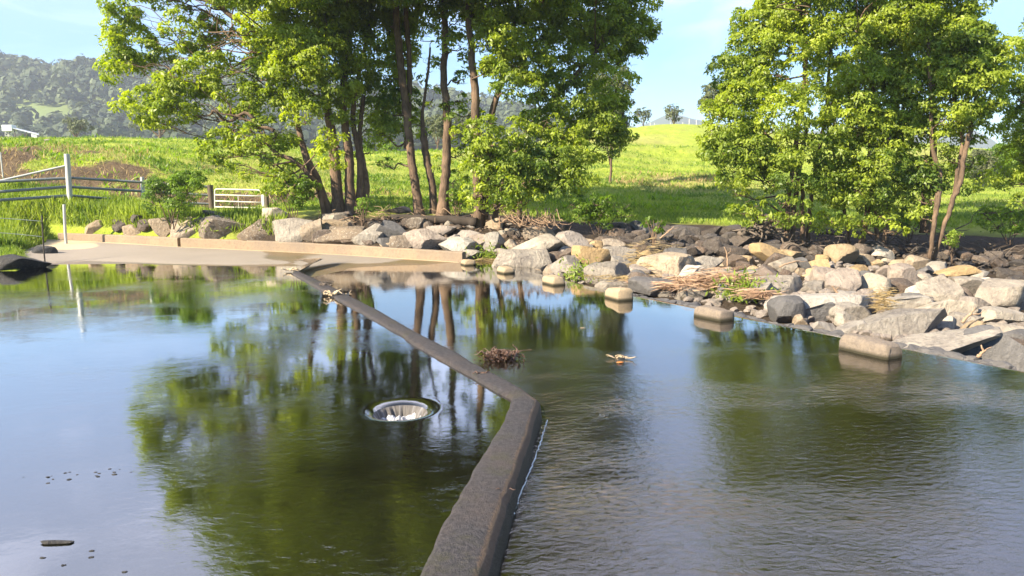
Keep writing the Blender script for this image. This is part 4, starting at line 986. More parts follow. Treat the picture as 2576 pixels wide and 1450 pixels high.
D_bl=[(1230,20,60,56,0,1,.12),(1300,-10,70,56,0,1,.08),(1250,100,52,50,-.6,1,.2),(1310,90,60,56,0,1,.12),(1240,170,36,34,-.8,.9,.2),(1290,165,54,40,-.3,.9,.1),(1195,55,28,40,.4,.6,.05),(1290,215,48,34,-.6,.8,.15),(1340,180,50,44,.2,.8,.05),(1345,235,46,34,-.1,.7),
 (1380,40,60,56,.8,.9),(1400,110,46,46,1,.6),(1460,60,66,60,1.2,.9),(1530,40,60,56,1.6,.9),(1585,60,48,56,1.8,1),(1600,100,34,34,1.6,1),(1540,110,56,40,1.5,.9),(1480,140,54,40,1.3,.7),(1580,150,36,34,1.6,.8),(1600,10,40,40,1.6,.9),(1430,180,50,38,1,.6),
 (1500,200,56,38,1.2,.7),(1555,215,38,42,1.3,.5),(1400,240,60,40,.6,.8),(1470,260,60,42,.8,1),(1540,285,50,44,1,1),(1570,330,30,34,1,1),(1500,325,60,38,.8,1),(1430,320,56,40,.5,.9),(1360,300,52,34,.2,.9),(1550,370,34,24,.9,.9),
 (1215,330,36,34,-1.4,1,.2),(1190,385,32,38,-1.5,1,.18),(1240,375,46,46,-1.5,1,.15),(1300,340,48,34,-.9,.9,.05),(1350,370,50,38,-.5,.9,-.1),(1290,400,50,44,-1.3,1,.05),(1220,440,50,36,-1.6,1,.15),(1200,490,40,26,-1.6,.9,.15),(1270,470,50,34,-1.6,1,.08),(1340,440,52,40,-1,.9,-.1),(1400,400,46,44,-.7,1,-.05),
 (1450,390,40,34,-.8,1,.15),(1460,440,38,40,-.8,1,.15),(1400,470,46,30,-1,.8,-.05),(1330,500,50,26,-1.4,.7),(1260,520,34,18,-1.7,.6,.1),(1485,400,26,40,-.4,.8,.1),(1410,345,36,24,-.6,1,.2),(1380,310,24,20,-.7,.9,.2),
 (1250,-110,90,70,0,.8),(1380,-90,100,70,.4,.7),(1510,-70,90,60,.8,.7),(1300,-200,100,70,0,.5),(1430,-160,90,50,.4,.5)]
D_st=[[(1203,578,0,19),(1202,500,.1,16),(1200,420,.2,14),(1197,330,.2,13),(1195,240,.2,13),(1186,130,.2,11),(1180,0,.2,9),(1200,-150,.2,6)],
 [(1216,576,.2,12),(1222,480,.4,11),(1230,400,.5,10),(1236,300,.5,10),(1262,200,.6,9),(1290,80,.6,7),(1320,-80,.6,5)],
 [(1238,575,.3,10),(1260,480,.6,9),(1300,380,.8,9),(1350,300,.9,8),(1430,210,1,7),(1500,130,1.1,5)],
 [(1300,560,.8,9),(1320,460,.9,8),(1380,380,.9,7),(1460,320,.9,6),(1530,300,.9,4)]]
tree('laurel_tree','spreading tree with a low leafy skirt over the rocks, right of the dark trunks',G1,(1215,580),25.6,D_st,D_bl,.145,9,seed=14)
# right clump
E_bl=[(1870,540,46,24,-.5,.8,-.05),(1950,560,50,22,-.7,.8),(1880,250,46,50,.2,1,-.05),(1930,180,44,50,.4,1),(2020,200,40,50,-.4,.8,.1),(2030,100,40,50,-.2,.9,.1),(1840,430,50,40,-.3,1,-.1),(1800,290,36,30,0),(1830,250,46,40,0),(1850,180,44,50,.8),(1890,120,46,50,.8),(1900,230,44,44,.6),(1930,60,52,50,.4,1,.15),(1960,0,60,50,.4,1,.1),(1975,110,52,44,-.2,1,.18),(1990,40,50,46,0,1,.15),(1800,345,38,36,-.2,1,-.1),(1850,320,52,44,-.4,1,-.05),(1820,385,44,36,-.4,1,-.1),(1880,385,52,40,-.5,1,-.08),(1910,300,34,30,0,.9),
 (1960,240,34,36,-.8,1,.2),(1975,300,46,44,-1,1,.15),(2010,360,50,44,-1,1,.1),(1960,390,50,40,-.8,1,0),(1850,440,40,30,-.6,.9,-.08),(1920,450,56,32,-.6,.9,-.05),(1850,490,34,22,-.6,.7,-.05),(1900,520,46,20,-.6,.55),(1990,450,46,34,-1,.8,.05),(1960,510,40,24,-.9,.6),(2010,530,34,26,-1,.6),(1870,70,30,40,.8,.8),
 (1940,-90,80,60,0,.6),(2040,-60,70,60,0,.7),(1885,350,30,30,-.6,1,0)]
E_st=[[(1978,604,0,8),(1982,520,0,8),(1992,440,0,7),(2005,340,0,7),(2022,230,0,8),(2026,150,0,7),(2015,40,0,5)],
 [(1992,606,.2,9),(1998,520,.2,8),(2012,420,.2,7),(2030,320,.2,6)],[(2020,606,.1,7),(2018,520,.1,6),(2010,440,0,5),(1930,340,0,4),(1850,300,0,3)],
 [(2032,604,.3,7),(2040,500,.3,6),(2060,380,.3,6),(2080,260,.3,5),(2090,120,.3,4)]]
tree('laurel_tree','dense tree of the right clump, nearest the open hillside, above the root ball',G2,(2000,606),24.5,E_st,E_bl,.135,9.4,seed=15)
F_bl=[(2090,560,46,26,-.6,.8,-.05),(2170,570,46,24,-.8,.8,-.05),(2240,100,60,60,0,1,.1),(2140,300,60,60,.6,1),(2200,240,70,60,.6,1),(2260,330,50,60,.6,1),(2120,460,50,50,.4,1,-.1),(2230,500,50,50,.2,1,-.1),(2070,60,50,52,.2,1,.1),(2120,20,60,50,.6,.9,-.1),(2080,130,40,40,0,.8,.15),(2130,110,54,50,-.2,1,.12),(2190,70,60,56,-.2,1,.18),(2250,40,60,56,0,1,.12),(2180,150,56,46,-.5,1,.18),(2110,200,44,40,-.6,1,.2),(2170,230,56,46,-.8,1,.18),(2090,260,36,34,-.6,1,.2),(2240,180,52,46,-.3,1,.1),(2100,330,40,34,-.8,.9,.12),(2170,320,56,44,-1,1,.15),(2230,280,48,42,-.6,1,.05),(2290,130,44,54,0,1,.12),(2240,350,48,40,-.9,1,.12),(2110,400,50,40,-.8,.9,.1),(2180,410,54,38,-1,1,.08),(2240,420,46,36,-.8,1,-.15),(2080,470,50,34,-.8,.9,.05),(2150,480,56,34,-.9,.9),(2230,490,46,32,-.8,1,-.15),(2130,540,56,24,-.9,.6),(2220,545,44,24,-1,.7),(2260,580,22,18,-1.4,1,.3),(2280,450,28,30,-.6,.8,-.2),(2060,410,32,30,-.6,.9),
 (2140,-70,80,60,0,.7),(2240,-60,80,60,0,.7)]
F_st=[[(2165,608,0,9),(2180,540,0,8),(2188,460,0,8),(2190,380,0,8),(2196,280,0,7),(2200,150,0,6),(2190,10,0,4)],
 [(2210,600,.3,7),(2196,520,.3,7),(2160,430,.3,6),(2140,330,.3,6),(2130,200,.3,5)],[(2225,598,.4,7),(2240,480,.4,7),(2245,380,.4,6),(2260,240,.4,6),(2265,100,.4,4)],[(2140,600,.4,5),(2120,500,.4,5),(2100,400,.3,4),(2080,300,.3,3)]]
tree('laurel_tree','bushy tree in the middle of the right clump, its lowest spray hanging over the creek',G2,(2190,606),24.8,F_st,F_bl,.135,9.4,seed=16)
H_bl=[(2310,540,36,30,.5,.7,-.1),(2300,440,50,40,.6,.8,-.1),(2380,300,50,40,.5,.8),(2440,330,50,40,.4,.7,.05),(2390,460,34,30,1.0,.4,-.1),(2460,260,50,40,.3,.9,.1),(2300,220,50,60,.6,1),(2380,160,60,60,.6,1),(2290,300,40,50,.8,1),(2440,150,60,60,.6,1),(2520,150,40,50,.4,1,.1),(2400,90,60,60,.6,1),(2290,60,50,60,.6,1),(2350,420,50,30,.8,.7,-.1),(2300,500,40,34,.6,.7,-.1),(2330,50,50,56,.4,.9,.1),(2390,60,46,60,.4,.9,.12),(2350,130,56,40,.6,.6,0),(2430,110,46,50,.2,.9,.15),(2480,130,44,50,.2,.9,.12),(2460,190,56,44,-.2,1,.2),(2400,200,40,40,-.2,.8,.2),(2500,210,40,44,.2,.9,.12),(2340,200,34,30,.6,.4),(2420,250,52,36,-.3,.9,.2),(2340,255,44,30,.4,.5),(2490,260,36,34,0,.9,.15),(2380,300,50,30,0,.6,.05),(2440,310,36,24,0,.5,.15),(2320,330,34,40,.4,.6,-.1),(2310,400,30,40,.4,.7,-.15),(2370,360,50,28,.2,.4),(2470,340,30,40,.6,.4,-.1),(2330,470,34,30,.3,.4,-.1),(2420,-20,60,50,.3,.8),(2340,-40,70,60,.3,.8),(2450,60,30,30,.3,.8,.1),(2400,400,44,40,.6,.22),(2450,420,40,50,1.5,.3)]
H_st=[[(2340,628,0,6),(2350,560,0,7),(2360,500,0,9),(2362,440,.2,8),(2345,360,.2,6),(2340,240,.2,5),(2335,100,.2,4)],
 [(2350,628,.2,6),(2385,540,.1,7),(2415,460,0,8),(2425,400,0,7),(2440,330,0,7),(2455,240,0,5),(2460,140,0,4)],
 [(2330,560,1.5,13),(2328,500,1.5,13),(2345,420,1.5,11),(2350,330,1.5,9),(2345,200,1.5,7),(2350,50,1.5,5)],
 [(2395,500,.3,5),(2410,430,.3,6),(2420,350,.3,5),(2400,250,.3,4),(2400,120,.3,3)],
]
tree('laurel_tree','open tree with slender forked stems at the right of the clump',G2,(2345,628),23.6,H_st,H_bl,.135,9.4,seed=17,bark=BARK)
I_bl=[(2560,250,40,40,0,1,.1),(2590,180,50,50,0,1),(2560,330,34,34,0,.9,.1),(2600,300,50,60,0,1),(2560,400,40,40,.5,.8,-.15),(2590,440,40,40,.3,.9,-.15),(2540,460,34,24,.5,.6,-.1),(2570,510,34,28,.3,.7,0),(2640,360,60,80,.4,1),(2620,90,50,60,.3,.8),(2660,220,60,60,0,.9)]
I_st=[[(2640,620,0,9),(2630,500,0,9),(2610,400,0,8),(2600,280,0,7),(2600,120,0,5)]]
tree('laurel_tree','tree at the right frame edge with only its left boughs in view',G2,(2640,625),24.5,I_st,I_bl,.115,8,seed=18)
# paler trees behind the right clump
def simple_tree(label,x,y0,y1,w,D,leafm,seed,group,dens=1.0,ls=.3,bark=BARK,name='gum_tree',tw=.5,nb=9,shell=.5):
    r=np.random.default_rng(seed); h=y1-y0; bl=[]
    for k in range(nb):
        a_=r.uniform(0,6.28); q=r.random()**.5
        bl.append((x+math.cos(a_)*q*w*.32,y0+h*.36+math.sin(a_)*q*h*.26,w*r.uniform(.16,.26),h*r.uniform(.13,.2),math.sin(a_*2)*w*.2*D/F,dens))
    st=[[(x,y1,0,max(w*.035,1.2)),(x+w*.02,y1-h*.3,0,max(w*.028,1)),(x-w*.02,y0+h*.3,0,max(w*.015,.7))],[(x+w*.01,y1-h*.2,0,max(w*.02,1)),(x+w*.15,y0+h*.4,0,max(w*.012,.6))],[(x,y1-h*.22,0,max(w*.02,1)),(x-w*.17,y0+h*.45,0,max(w*.01,.6))]]
    return tree(name,label,group,(x,y1),D,st,bl,ls,2.4*(.3/ls)**2,leafm,bark,seed,tw=tw,shell=shell)
simple_tree('round grey-green tree on the crest beside the shed',190,298,354,92,150,LEAF_FAR,31,None,1.2,.5,nb=14)
simple_tree('wide dark-branched tree on the crest beneath the overhanging bough',400,296,352,150,150,LEAF_FAR,32,None,.8,.5,nb=14)
simple_tree('round pale tree standing on the green hilltop against the sky',1695,266,318,66,112,LEAF_FAR,33,None,.9,.35,nb=12)
simple_tree('tree on the hilltop half hidden behind the big middle trees',1618,270,322,50,112,LEAF_FAR,34,None,1,.35)
simple_tree('sparse greyish tree behind the left side of the right clump',1790,205,330,100,60,LEAF_FAR,35,None,.5,.2,bark=BARK_PALE,tw=.3)
simple_tree('sparse fine-leaved tree behind the right edge of the middle trees',1535,150,470,120,44,LEAF_FAR,36,None,.55,.15,bark=BARK,tw=.3,name='wattle_tree',nb=11)
simple_tree('pale-trunked tree on the far grass at the right',2472,380,482,110,52,LEAF_FAR,37,None,1.2,.16,bark=BARK_PALE,tw=.3)
for k,(x,y0,y1,w,D) in enumerate(((2420,400,490,90,60),(2530,360,490,110,62),(2600,340,490,120,58),(2680,320,500,130,60))):
    simple_tree(('low green tree behind the forked stems','bushy green tree on the far grass right of the pale trunk','green tree in the far corner behind the edge tree','green tree past the right corner of the field')[k],x,y0,y1,w,D,LEAF_B,41+k,None,1.3,.2,tw=.35,nb=11)
for k,(x,y0,y1,w,D,lab) in enumerate(((985,355,402,80,64,'dark green shrub on the pasture between the middle trunks'),(930,360,400,60,66,'dark green shrub on the pasture left of the twin trunks'),(1100,290,378,80,90,'blue-green tree far behind the tall trunk'),(1170,290,376,90,92,'blue-green tree far behind the gap right of the tall trunk'),(720,330,400,120,95,'dark tree on the crest behind the reddish stems'))):
    simple_tree(lab,x,y0,y1,w,D,LEAF_B if k<2 else LEAF_FAR,51+k,None,1.5,.28,tw=.4,nb=11,name='shrub' if k<2 else 'gum_tree')
# ------------------------------------------------------------ fences, gate, shed
def seat(p,d=0.0): p=np.array(p,float); p[2]=float(gz(p[0],p[1]))-d; return p
def post(x0,y0,x1,y1,D,rpx,mat,label,name='fence_post',cat='post',group=None,n=12,cap=True,parent=None):
    a=PD(x1,y1,D); b=PD(x0,y0,D); g=float(gz(a[0],a[1])); a=a+(a-b)*.0
    low=a.copy(); low[2]=min(g,a[2])-.3; r_=rpx*D/F
    V,Fc=tube(np.array([low,a*.5+low*.5,a,b*.5+a*.5,b,b+np.array([0,0,.004])]),[r_,r_,r_,r_,r_,r_*.8],n)
    if parent is not None: return mesh_np('post',V,Fc,mat,parent=parent,smooth=True,sharp=R(40))
    o=mesh_np(name,V,Fc,mat,base=low,smooth=True,sharp=R(40)); meta(o,label,cat,group=group); return o
fe=empty('rail_fence',PD(170,510,29)); meta(fe,'galvanised three-rail fence meeting at a tall white corner post, with a sloping brace','fence')
post(168,388,177,512,29,6.5,POSTM,'',parent=fe); post(357.5,446,361,505,30.5,4.5,POSTM,'',parent=fe)
def rail(pts,r_=.045,parent=fe,name='rail',mat=RAILM):
    q=[PD(*p) for p in pts]; V,Fc=tube(smoothline(q,5),r_,8); return mesh_np(name,V,Fc,mat,parent=parent,smooth=True,sharp=R(50))
for a_,b_ in (((-30,459,27.6),(166,449,29)),((-30,485,27.6),(168,470.5,29)),((-30,506,27.6),(170,493,29))): rail([a_,b_],.055)
for q in (((178,448,29.1),(357,459,30.4),(528,471,31.6)),((179,471,29.1),(346,481,30.4),(528,492,31.6)),((181,493,29.1),(338,505,30.4),(528,514,31.6))): rail(q,.05)
rail([(-30,462,27.9),(166,417.5,28.95)],.04,name='brace',mat=POSTM)
wp_=post(528,466,534,532,31.6,7,OLDWOOD,'weathered dark wooden strainer post left of the white gate')
post(670,484,674,545,31.2,5,OLDWOOD,'weathered dark wooden post right of the white gate')
post(161,515,164,584,26.2,3.4,POSTM,'short white post standing by the left end of the wall')
post(1,384,8,448,33,1.6,POSTM,'thin white post at the left frame edge')
ga=empty('farm_gate',PD(600,545,31.4)); meta(ga,'white tubular five-bar farm gate in the fence','gate')
gl=[(541,478),(656,478)]
def gb(pts,r_=.028,nm='bar'): V,Fc=tube(smoothline([PD(x,y,31.5) for x,y in pts],4),r_,8); mesh_np(nm,V,Fc,GATEM,parent=ga,smooth=True)
gb([(541,531),(540.5,490),(541,481),(544,477),(560,476.5),(640,478.5),(653,480),(657,485),(659,500),(661,543)],.032,'frame')
for y0_,y1_ in ((490.5,494),(506,510),(521,524),(535,540)): gb([(541,y0_),(659.5,y1_)])
gb([(599,494),(601,536)],.014,'stay')
post(663,485,666,548,31.35,4.2,GATEM,'pale slim hanging post at the right side of the gate','gate_post')
# crest marker with stone cap
e=empty('trig_post',PD(114,380,48)); meta(e,'short pale post with a flat stone cap on the grassy crest','post')
V,Fc=tube(np.array([PD(114,386,48),PD(113.5,354,48)]),.07,8); mesh_np('post',V,Fc,POSTM,parent=e,smooth=True,sharp=R(40))
V,Fc=rock_shape(5,(.62,.4,.16),0,.7,2); mesh_np('cap',V+PD(119,353,48),Fc,ROCK['grey'],parent=e,smooth=True,sharp=R(30))
# hilltop fence posts
for k,(x,y0_,y1_,D) in enumerate(((1687,309,318,101),(1647,311,318,101),(1636,310,320,101),(1718,309,317,101),(1734,300,307,104),(1752,303,310,104),(1782,312,322,97))):
    post(x,y0_-1,x,y1_+1,D,1.0,POSTM,'small pale fence post on the skyline of the green hill','fence_post',group='fence posts along the hilltop',n=6)
# electric fence at the left
post(105,543,110,629,21.5,1.8,DSTEEL,'thin dark steel stake holding the electric fence wires by the ramp','stake','stake')
for k,(ya,yb,lab) in enumerate(((549,558,'upper pale electric fence wire running left from the steel stake'),(586,597,'lower pale electric fence wire running left from the steel stake'))):
    q=smoothline([PD(-60,ya-3,20.2),PD(20,ya+1.5,20.9),PD(105+k*2,yb-1,21.5)],8); V,Fc=tube(q,.011,6); meta(mesh_np('fence_wire',V,Fc,WIRE,base=q[-1],smooth=True),lab,'wire')
# shed
S0=PD(70,349,228); S0[2]-=.6; sh=empty('farm_shed',S0); meta(sh,'small farm shed with a sloping sheet-metal roof on the crest','shed')
u_=228/F
def slabq(pts,th,mat,nm,par):
    A=np.array(pts); n_=norm(np.cross(A[1]-A[0],A[3]-A[0])); V=np.concatenate([A+n_*th/2,A-n_*th/2]); mesh_np(nm,V,[(0,1,2,3),(7,6,5,4),(0,4,5,1),(1,5,6,2),(2,6,7,3),(3,7,4,0)],mat,parent=par)
slabq([PD(32,323,225),PD(97,340,225),PD(97,337,232),PD(34,321,232)],.12,ROOFM,'roof',sh)
for x,D in ((36,225.5),(95,225.5),(95,231),(66,225.5)):
    t_=PD(x,325+ (x-34)*.25,D); V,Fc=tube(np.array([[t_[0],t_[1],S0[2]-.5],t_]),.16,6); mesh_np('post',V,Fc,OLDWOOD,parent=sh)
V,Fc=box(PD(66,344,229.5)-np.array([0,0,.3]),(6.6,.2,2.4)); mesh_np('wall',V,Fc,DARKM,parent=sh)
V,Fc=box(PD(86,341,225.5),(1.6,.25,1.5)); mesh_np('wall',V,Fc,ROOFM,parent=sh)
tk=empty('water_tank',PD(23,331,226)); meta(tk,'white water tank on a lattice stand left of the shed','tank')
V,Fc=box(PD(23,323,226),(2.9,2.6,1.75),.1,.12); mesh_np('tank',V,Fc,TANKM,parent=tk,smooth=False)
Sg=[]
for x in (13,21,30):
    Sg.append(tube(np.array([PD(x,350,226)-np.array([0,0,.8]),PD(x,330.5,226)]),.10,5))
for a_,b_ in (((13,349),(30,332)),((30,349),(13,332)),((13,341),(30,341))): Sg.append(tube(np.array([PD(*a_,226),PD(*b_,226)]),.06,5))
V,Fc=join(Sg); mesh_np('frame',V,Fc,POSTM,parent=tk)

# ------------------------------------------------------------ fallen wood, roots, twigs, debris
def limbmesh(name,label,cat,paths,mat,base=None,sides=6,kind=None,group=None):
    V,Fc=join([tube(q,r_,sides) for q,r_ in paths]); o=mesh_np(name,V,Fc,mat,base=base if base is not None else V[0],smooth=True); return meta(o,label,cat,kind=kind,group=group)
q=smoothline([PD(985,548,26),PD(1080,552,25.8),PD(1150,556,25.6),PD(1200,560,25.4)],6,.02)
limbmesh('log','dark fallen log lying along the bank beneath the twin trunks','log',[(q,np.linspace(.12,.17,len(q)))],flat_mat('shade_dark_wood',(.045,.034,.026),.9),sides=10)  # wood colour darkened to stand in for shade beneath the trees
# upturned root ball
c0=PD(1905,585,24.3); pa=[]
pa.append((smoothline([PD(1860,592,24),PD(1890,575,24.2),PD(1925,560,24.4),PD(1938,545,24.4)],6),np.linspace(.12,.2,19)))
r=np.random.default_rng(3)
for k in range(26):
    a_=r.uniform(0,6.28); d=np.array([math.cos(a_)*1.3,-.5+r.uniform(-.4,.4),math.sin(a_)*.7]); p0=PD(r.uniform(1890,1945),r.uniform(555,590),24.2)
    q=branch_path(p0,p0+d*r.uniform(.35,.8),-.1,.6,4); pa.append((q,np.linspace(r.uniform(.03,.08),.01,len(q))))
pa.append((smoothline([PD(1925,590,24.1),PD(1930,560,24.2),PD(1928,542,24.2)],5),np.linspace(.16,.10,11)))
limbmesh('root_ball','upturned dark root ball with twisted roots at the left foot of the right clump','roots',pa,WOOD,base=c0)
# bare pale hanging twigs under the skirt tree
pa=[]
for k in range(46):
    x=r.uniform(1250,1400); y=r.uniform(520,550); dx=r.uniform(-50,90); 
    q=smoothline([PD(x,y,24.4),PD(x+dx*.3,y+r.uniform(10,28),24.0+r.uniform(-.4,.4)),PD(x+dx*.75,y+r.uniform(20,42),23.8+r.uniform(-.5,.4)),PD(x+dx,y+r.uniform(0,40),23.8)],5,.01); pa.append((q,np.linspace(.016,.005,len(q))))
limbmesh('bare_twigs','tangle of bare pale twigs drooping over the rocks under the leafy skirt','twigs',pa,TWIG,sides=4)
# roots and litter under the right clump and red-stemmed tree
def tangle(name,label,cat,box4,D0,D1,n,rad,mat,ln=(20,60),seed=1,kind=None,ground=True):
    r=np.random.default_rng(seed); pa=[]
    for k in range(n):
        x=r.uniform(box4[0],box4[2]); y=r.uniform(box4[1],box4[3]); p=hit(x,y) if ground else PD(x,y,r.uniform(D0,D1)); p[2]+=r.uniform(.02,.16)
        L=r.uniform(*ln)*p[1]/F; a_=r.uniform(0,6.28); d=np.array([math.cos(a_),math.sin(a_)*.6,r.uniform(-.1,.45)])*L
        pa.append((branch_path(p,p+d,.05,.5,3),np.linspace(r.uniform(.5,1.2)*rad,rad*.3,10)))
    return limbmesh(name,label,cat,pa,mat,sides=4,kind=kind)
tangle('fallen_branches','dead grey branches scattered below the right clump','branches',(1950,590,2420,655),0,0,60,.03,WOOD,(30,110),21,'stuff')
tangle('fallen_twigs','dry brown twig litter at the feet of the middle trees','twigs',(800,535,1300,568),0,0,90,.018,TWIG,(15,60),22,'stuff')
tangle('creek_branches','grey sticks lying in the dark hollow at the far right','branches',(2380,620,2600,690),0,0,30,.022,WOOD,(30,90),23,'stuff')
q=branch_path(PD(2370,600,24),PD(2470,525,24.5),.0,.2,5); limbmesh('dead_branch','thin dead branch slanting up in front of the far grass','branch',[(q,np.linspace(.03,.006,len(q)))],BARK)
for pts,lab in (([(1830,672,19),(1829,640,19),(1822,622,19)],'thin dead stick standing upright among the golden rocks'),([(1798,716,17),(1806,700,17),(1812,686,17)],'short tan broken branch stump above the reed pile'),
   ([(2110,745,15),(2100,728,15),(2092,720,15)],'bent bare twig on the middle slab'),([(2420,812,12),(2440,792,12),(2455,775,12)],'curved bare twig by the stubby yellow stone'),([(2275,815,12.6),(2270,795,12.6),(2262,780,12.6)],'bare twig standing before the dark cleft'),
   ([(1960,672,18),(1985,662,18),(2015,655,18)],'thin stick lying across the golden rocks'),([(2460,900,10),(2472,885,10),(2468,868,10)],'reddish forked twig at the foot of the smooth dark-grey boulder'),([(1660,600,22),(1680,585,22),(1695,570,22)],'forked pale twig rising from the shaded stack')):
    q=smoothline([PD(*p) for p in pts],5,.006); limbmesh('stick',lab,'stick',[(q,np.linspace(.028,.008,len(q))),(branch_path(q[4],q[-1]+np.array([.15,0,-.03]),0,.3,3),np.linspace(.012,.004,10))],TWIG)
# broken stones along the lip of the ford
r=np.random.default_rng(77); VV=[];FF=[];o_=0; sh=[rock_shape(700+i,(1,.85,.6),0,.8,3) for i in range(12)]
for k in range(210):
    i=int(r.integers(24,len(ks0)-22)); dist=r.uniform(.26,1.15); w_=r.uniform(.14,.42); p=ks0[i].copy(); p[:2]+=nrm[i]*dist; p[2]=-.16-.12*dist+r.uniform(0,.06); a_=r.uniform(0,6.28); cs,sn=math.cos(a_),math.sin(a_)
    V,Fc=sh[r.integers(12)]; VV.append((V*w_)@np.array([[cs,sn,0],[-sn,cs,0],[0,0,1]])+p); FF.append(Fc+o_); o_+=len(V)
meta(mesh_np('rubble',np.concatenate(VV),np.concatenate(FF),ROCK['slate'],smooth=True,sharp=R(30)),'wet broken stones lining the downstream lip of the ford','rubble',kind='stuff')
# dry reed pile and straw
def straw(name,label,cat,zones,n,ls,mat,seed,kind='stuff',lift=.12,width=.05,up=.25):
    r=np.random.default_rng(seed); C=[];A=[]
    for k in range(n):
        z=zones[r.integers(len(zones))]; x=r.normal(z[0],z[2]); y=r.normal(z[1],z[3])
        p=hit(x,y); p[2]=max(p[2],-.02)+r.uniform(0,lift)*(z[4] if len(z)>4 else 1); C.append(p); a_=r.normal(0,.9); A.append((math.cos(a_),math.sin(a_),r.uniform(-.1,up)))
    C=np.array(C);A=np.array(A); nrm_=norm(r.normal(size=C.shape)+np.array([0,-.6,1.2])); 
    o=leaves(name,C,r.uniform(.5,1.3,n)*ls,A,nrm_,r.random(n),mat,aspect=width,fold=.05); return meta(o,label,cat,kind=kind)
straw('dry_reeds','reddish dry reed pile washed against the rocks at the ford edge','reeds',[(1700,752,34,5,1.2),(1640,742,24,4,1),(1900,775,24,5,1.2),(1800,738,38,9,3.2),(1850,742,30,8,2.5),(1760,742,26,5,2),(1720,735,30,5,1.5)],1900,.42,DRY,31,lift=.12)
straw('dry_straw','pale straw caught on the tan boulder and between rocks','straw',[(1590,665,18,10,3),(1640,655,30,12,5),(1610,690,30,10,3),(2220,818,14,4,4),(1580,720,60,6,1),(1240,662,30,4,1),(1660,735,50,4,1.2)],1300,.35,DRYG,32,lift=.1)
def tuft(name,label,x,y,w,n,ls,mat,seed,cat='plant',h=1.0,D=None):
    r=np.random.default_rng(seed); b=hit(x,y) if D is None else PD(x,y,D); W=w*b[1]/F
    C=b+np.stack([r.normal(0,W*.33,n),r.normal(0,W*.3,n),np.abs(r.normal(0,.5,n))*W*.5*h],1)
    A=r.normal(size=(n,3))+np.array([0,0,.9]); o=leaves('weeds',C,r.uniform(.6,1.2,n)*ls,A,r.normal(size=(n,3))+np.array([0,-.5,.8]),r.random(n),mat,base=b,aspect=.3,fold=.1); return meta(o,label,'weeds',kind='stuff')
tuft('weed_clump','bright green weeds at the water edge beside the third marker block',1468,703,80,500,.12,LEAF_WEED,41)
tuft('weed_clump','yellow-green weeds growing through the reed pile by the fifth marker block',1868,752,100,700,.16,LEAF_WEED,42)
tuft('weed_clump','small bright weeds beside the smallest marker block',1228,652,60,260,.12,LEAF_WEED,43)
tuft('weed_clump','green weeds trailing from the black rock into the pond',142,652,36,220,.10,LEAF_WEED,44)
tuft('weed_clump','leafy weeds on the wall edge below the tan boulders',530,585,60,240,.18,LEAF_WEED,48)
# shrubs
def shrub(label,x,y,w,h_,D,n,ls,mat,seed,dens=1):
    r=np.random.default_rng(seed); bl=[(x+r.uniform(-.38,.38)*w,y-h_*r.uniform(.35,.85),w*r.uniform(.13,.22),h_*r.uniform(.14,.22),r.uniform(-.4,.4),dens) for _ in range(n)]
    st=[[(x+r.uniform(-.05,.05)*w,y,0,1.6),(x+a_*w*.2,y-h_*.4,0,1.2),(x+a_*w*.42,y-h_*.8,0,.7)] for a_ in (-1,-.5,0,.5,1)]
    return tree('shrub',label,None,(x,y),D,st,bl,ls,14,mat,BARK,seed,twigs=True,tw=.13,cat='shrub')
shrub('feathery yellow-green shrub in front of the rail fence above the boulders',430,552,150,112,25.6,16,.09,LEAF_FERN,61,.75)
shrub('leafy shrub beside the white gate under the drooping boughs',735,552,110,120,26.2,12,.10,LEAF_B,62,.6)
shrub('olive weedy bush in shade on the bank right of the bare twigs',1510,585,180,90,24.6,16,.09,LEAF_B,63,.6)
shrub('small dark sapling bush between tall trunk and skirt tree',1150,548,50,70,26.4,6,.10,LEAF_B,64,.7)
shrub('scrubby olive bush on the creek bank at the far right',2540,600,170,80,26,12,.09,LEAF_B,65,.5)
shrub('low bush on the creek bank beneath the forked stems',2290,590,120,70,25.6,9,.1,LEAF_B,66,.6)
shrub('small feathery green seedling under the middle trees',912,556,44,60,25.2,5,.10,LEAF_FERN,45,.8)
shrub('bluish green seedling among the shaded rocks',1645,602,50,60,22.4,5,.10,LEAF_B,46,.7)
shrub('small bright green sapling in the shade below the forked stems',2395,636,56,60,22.8,5,.10,LEAF_WEED,47,.8)
# debris by the weir
def debris(name,label,x,y,z,w,n,mat,seed,cat='debris',rad=.008,hz=.05):
    hz=hz*.6
    r=np.random.default_rng(seed); b=P(x,y,z); pa=[]; w=w*.62
    for k in range(n):
        p=b+np.array([r.normal(0,w*.3),r.normal(0,w*.2),r.uniform(.0,hz)]); a_=r.uniform(-.7,.7)+(math.pi if r.random()<.5 else 0); d=np.array([math.cos(a_),math.sin(a_)*.8,r.uniform(-.05,.25)])*r.uniform(.25,.6)*w
        q=branch_path(p,p+d,.03,.7,3); pa.append((q,np.linspace(rad*r.uniform(.6,1.5),rad*.4,len(q))))
    return limbmesh(name,label,cat,pa,mat,base=b)
DEB=flat_mat('wet_brown_sticks',(.12,.07,.05),.6); DEB2=flat_mat('dry_cane',(.55,.42,.27),.8)
debris('debris_pile','soggy brown heap of sticks and leaves caught on the weir bend',1262,900,.0,.55,95,DEB,71,hz=.13)
q=smoothline([P(1290,905,.02),P(1296,893,.03)+np.array([.03,0,.06]),P(1292,893,.03)+np.array([-.01,0,.14])],5); limbmesh('stick','curled reddish stick standing on the soggy heap','stick',[(q,np.linspace(.018,.006,len(q)))],DEB)
rr_=np.random.default_rng(73); C_=P(1258,905,.02)+np.stack([rr_.normal(0,.13,200),rr_.normal(0,.08,200),rr_.uniform(0,.09,200)],1)
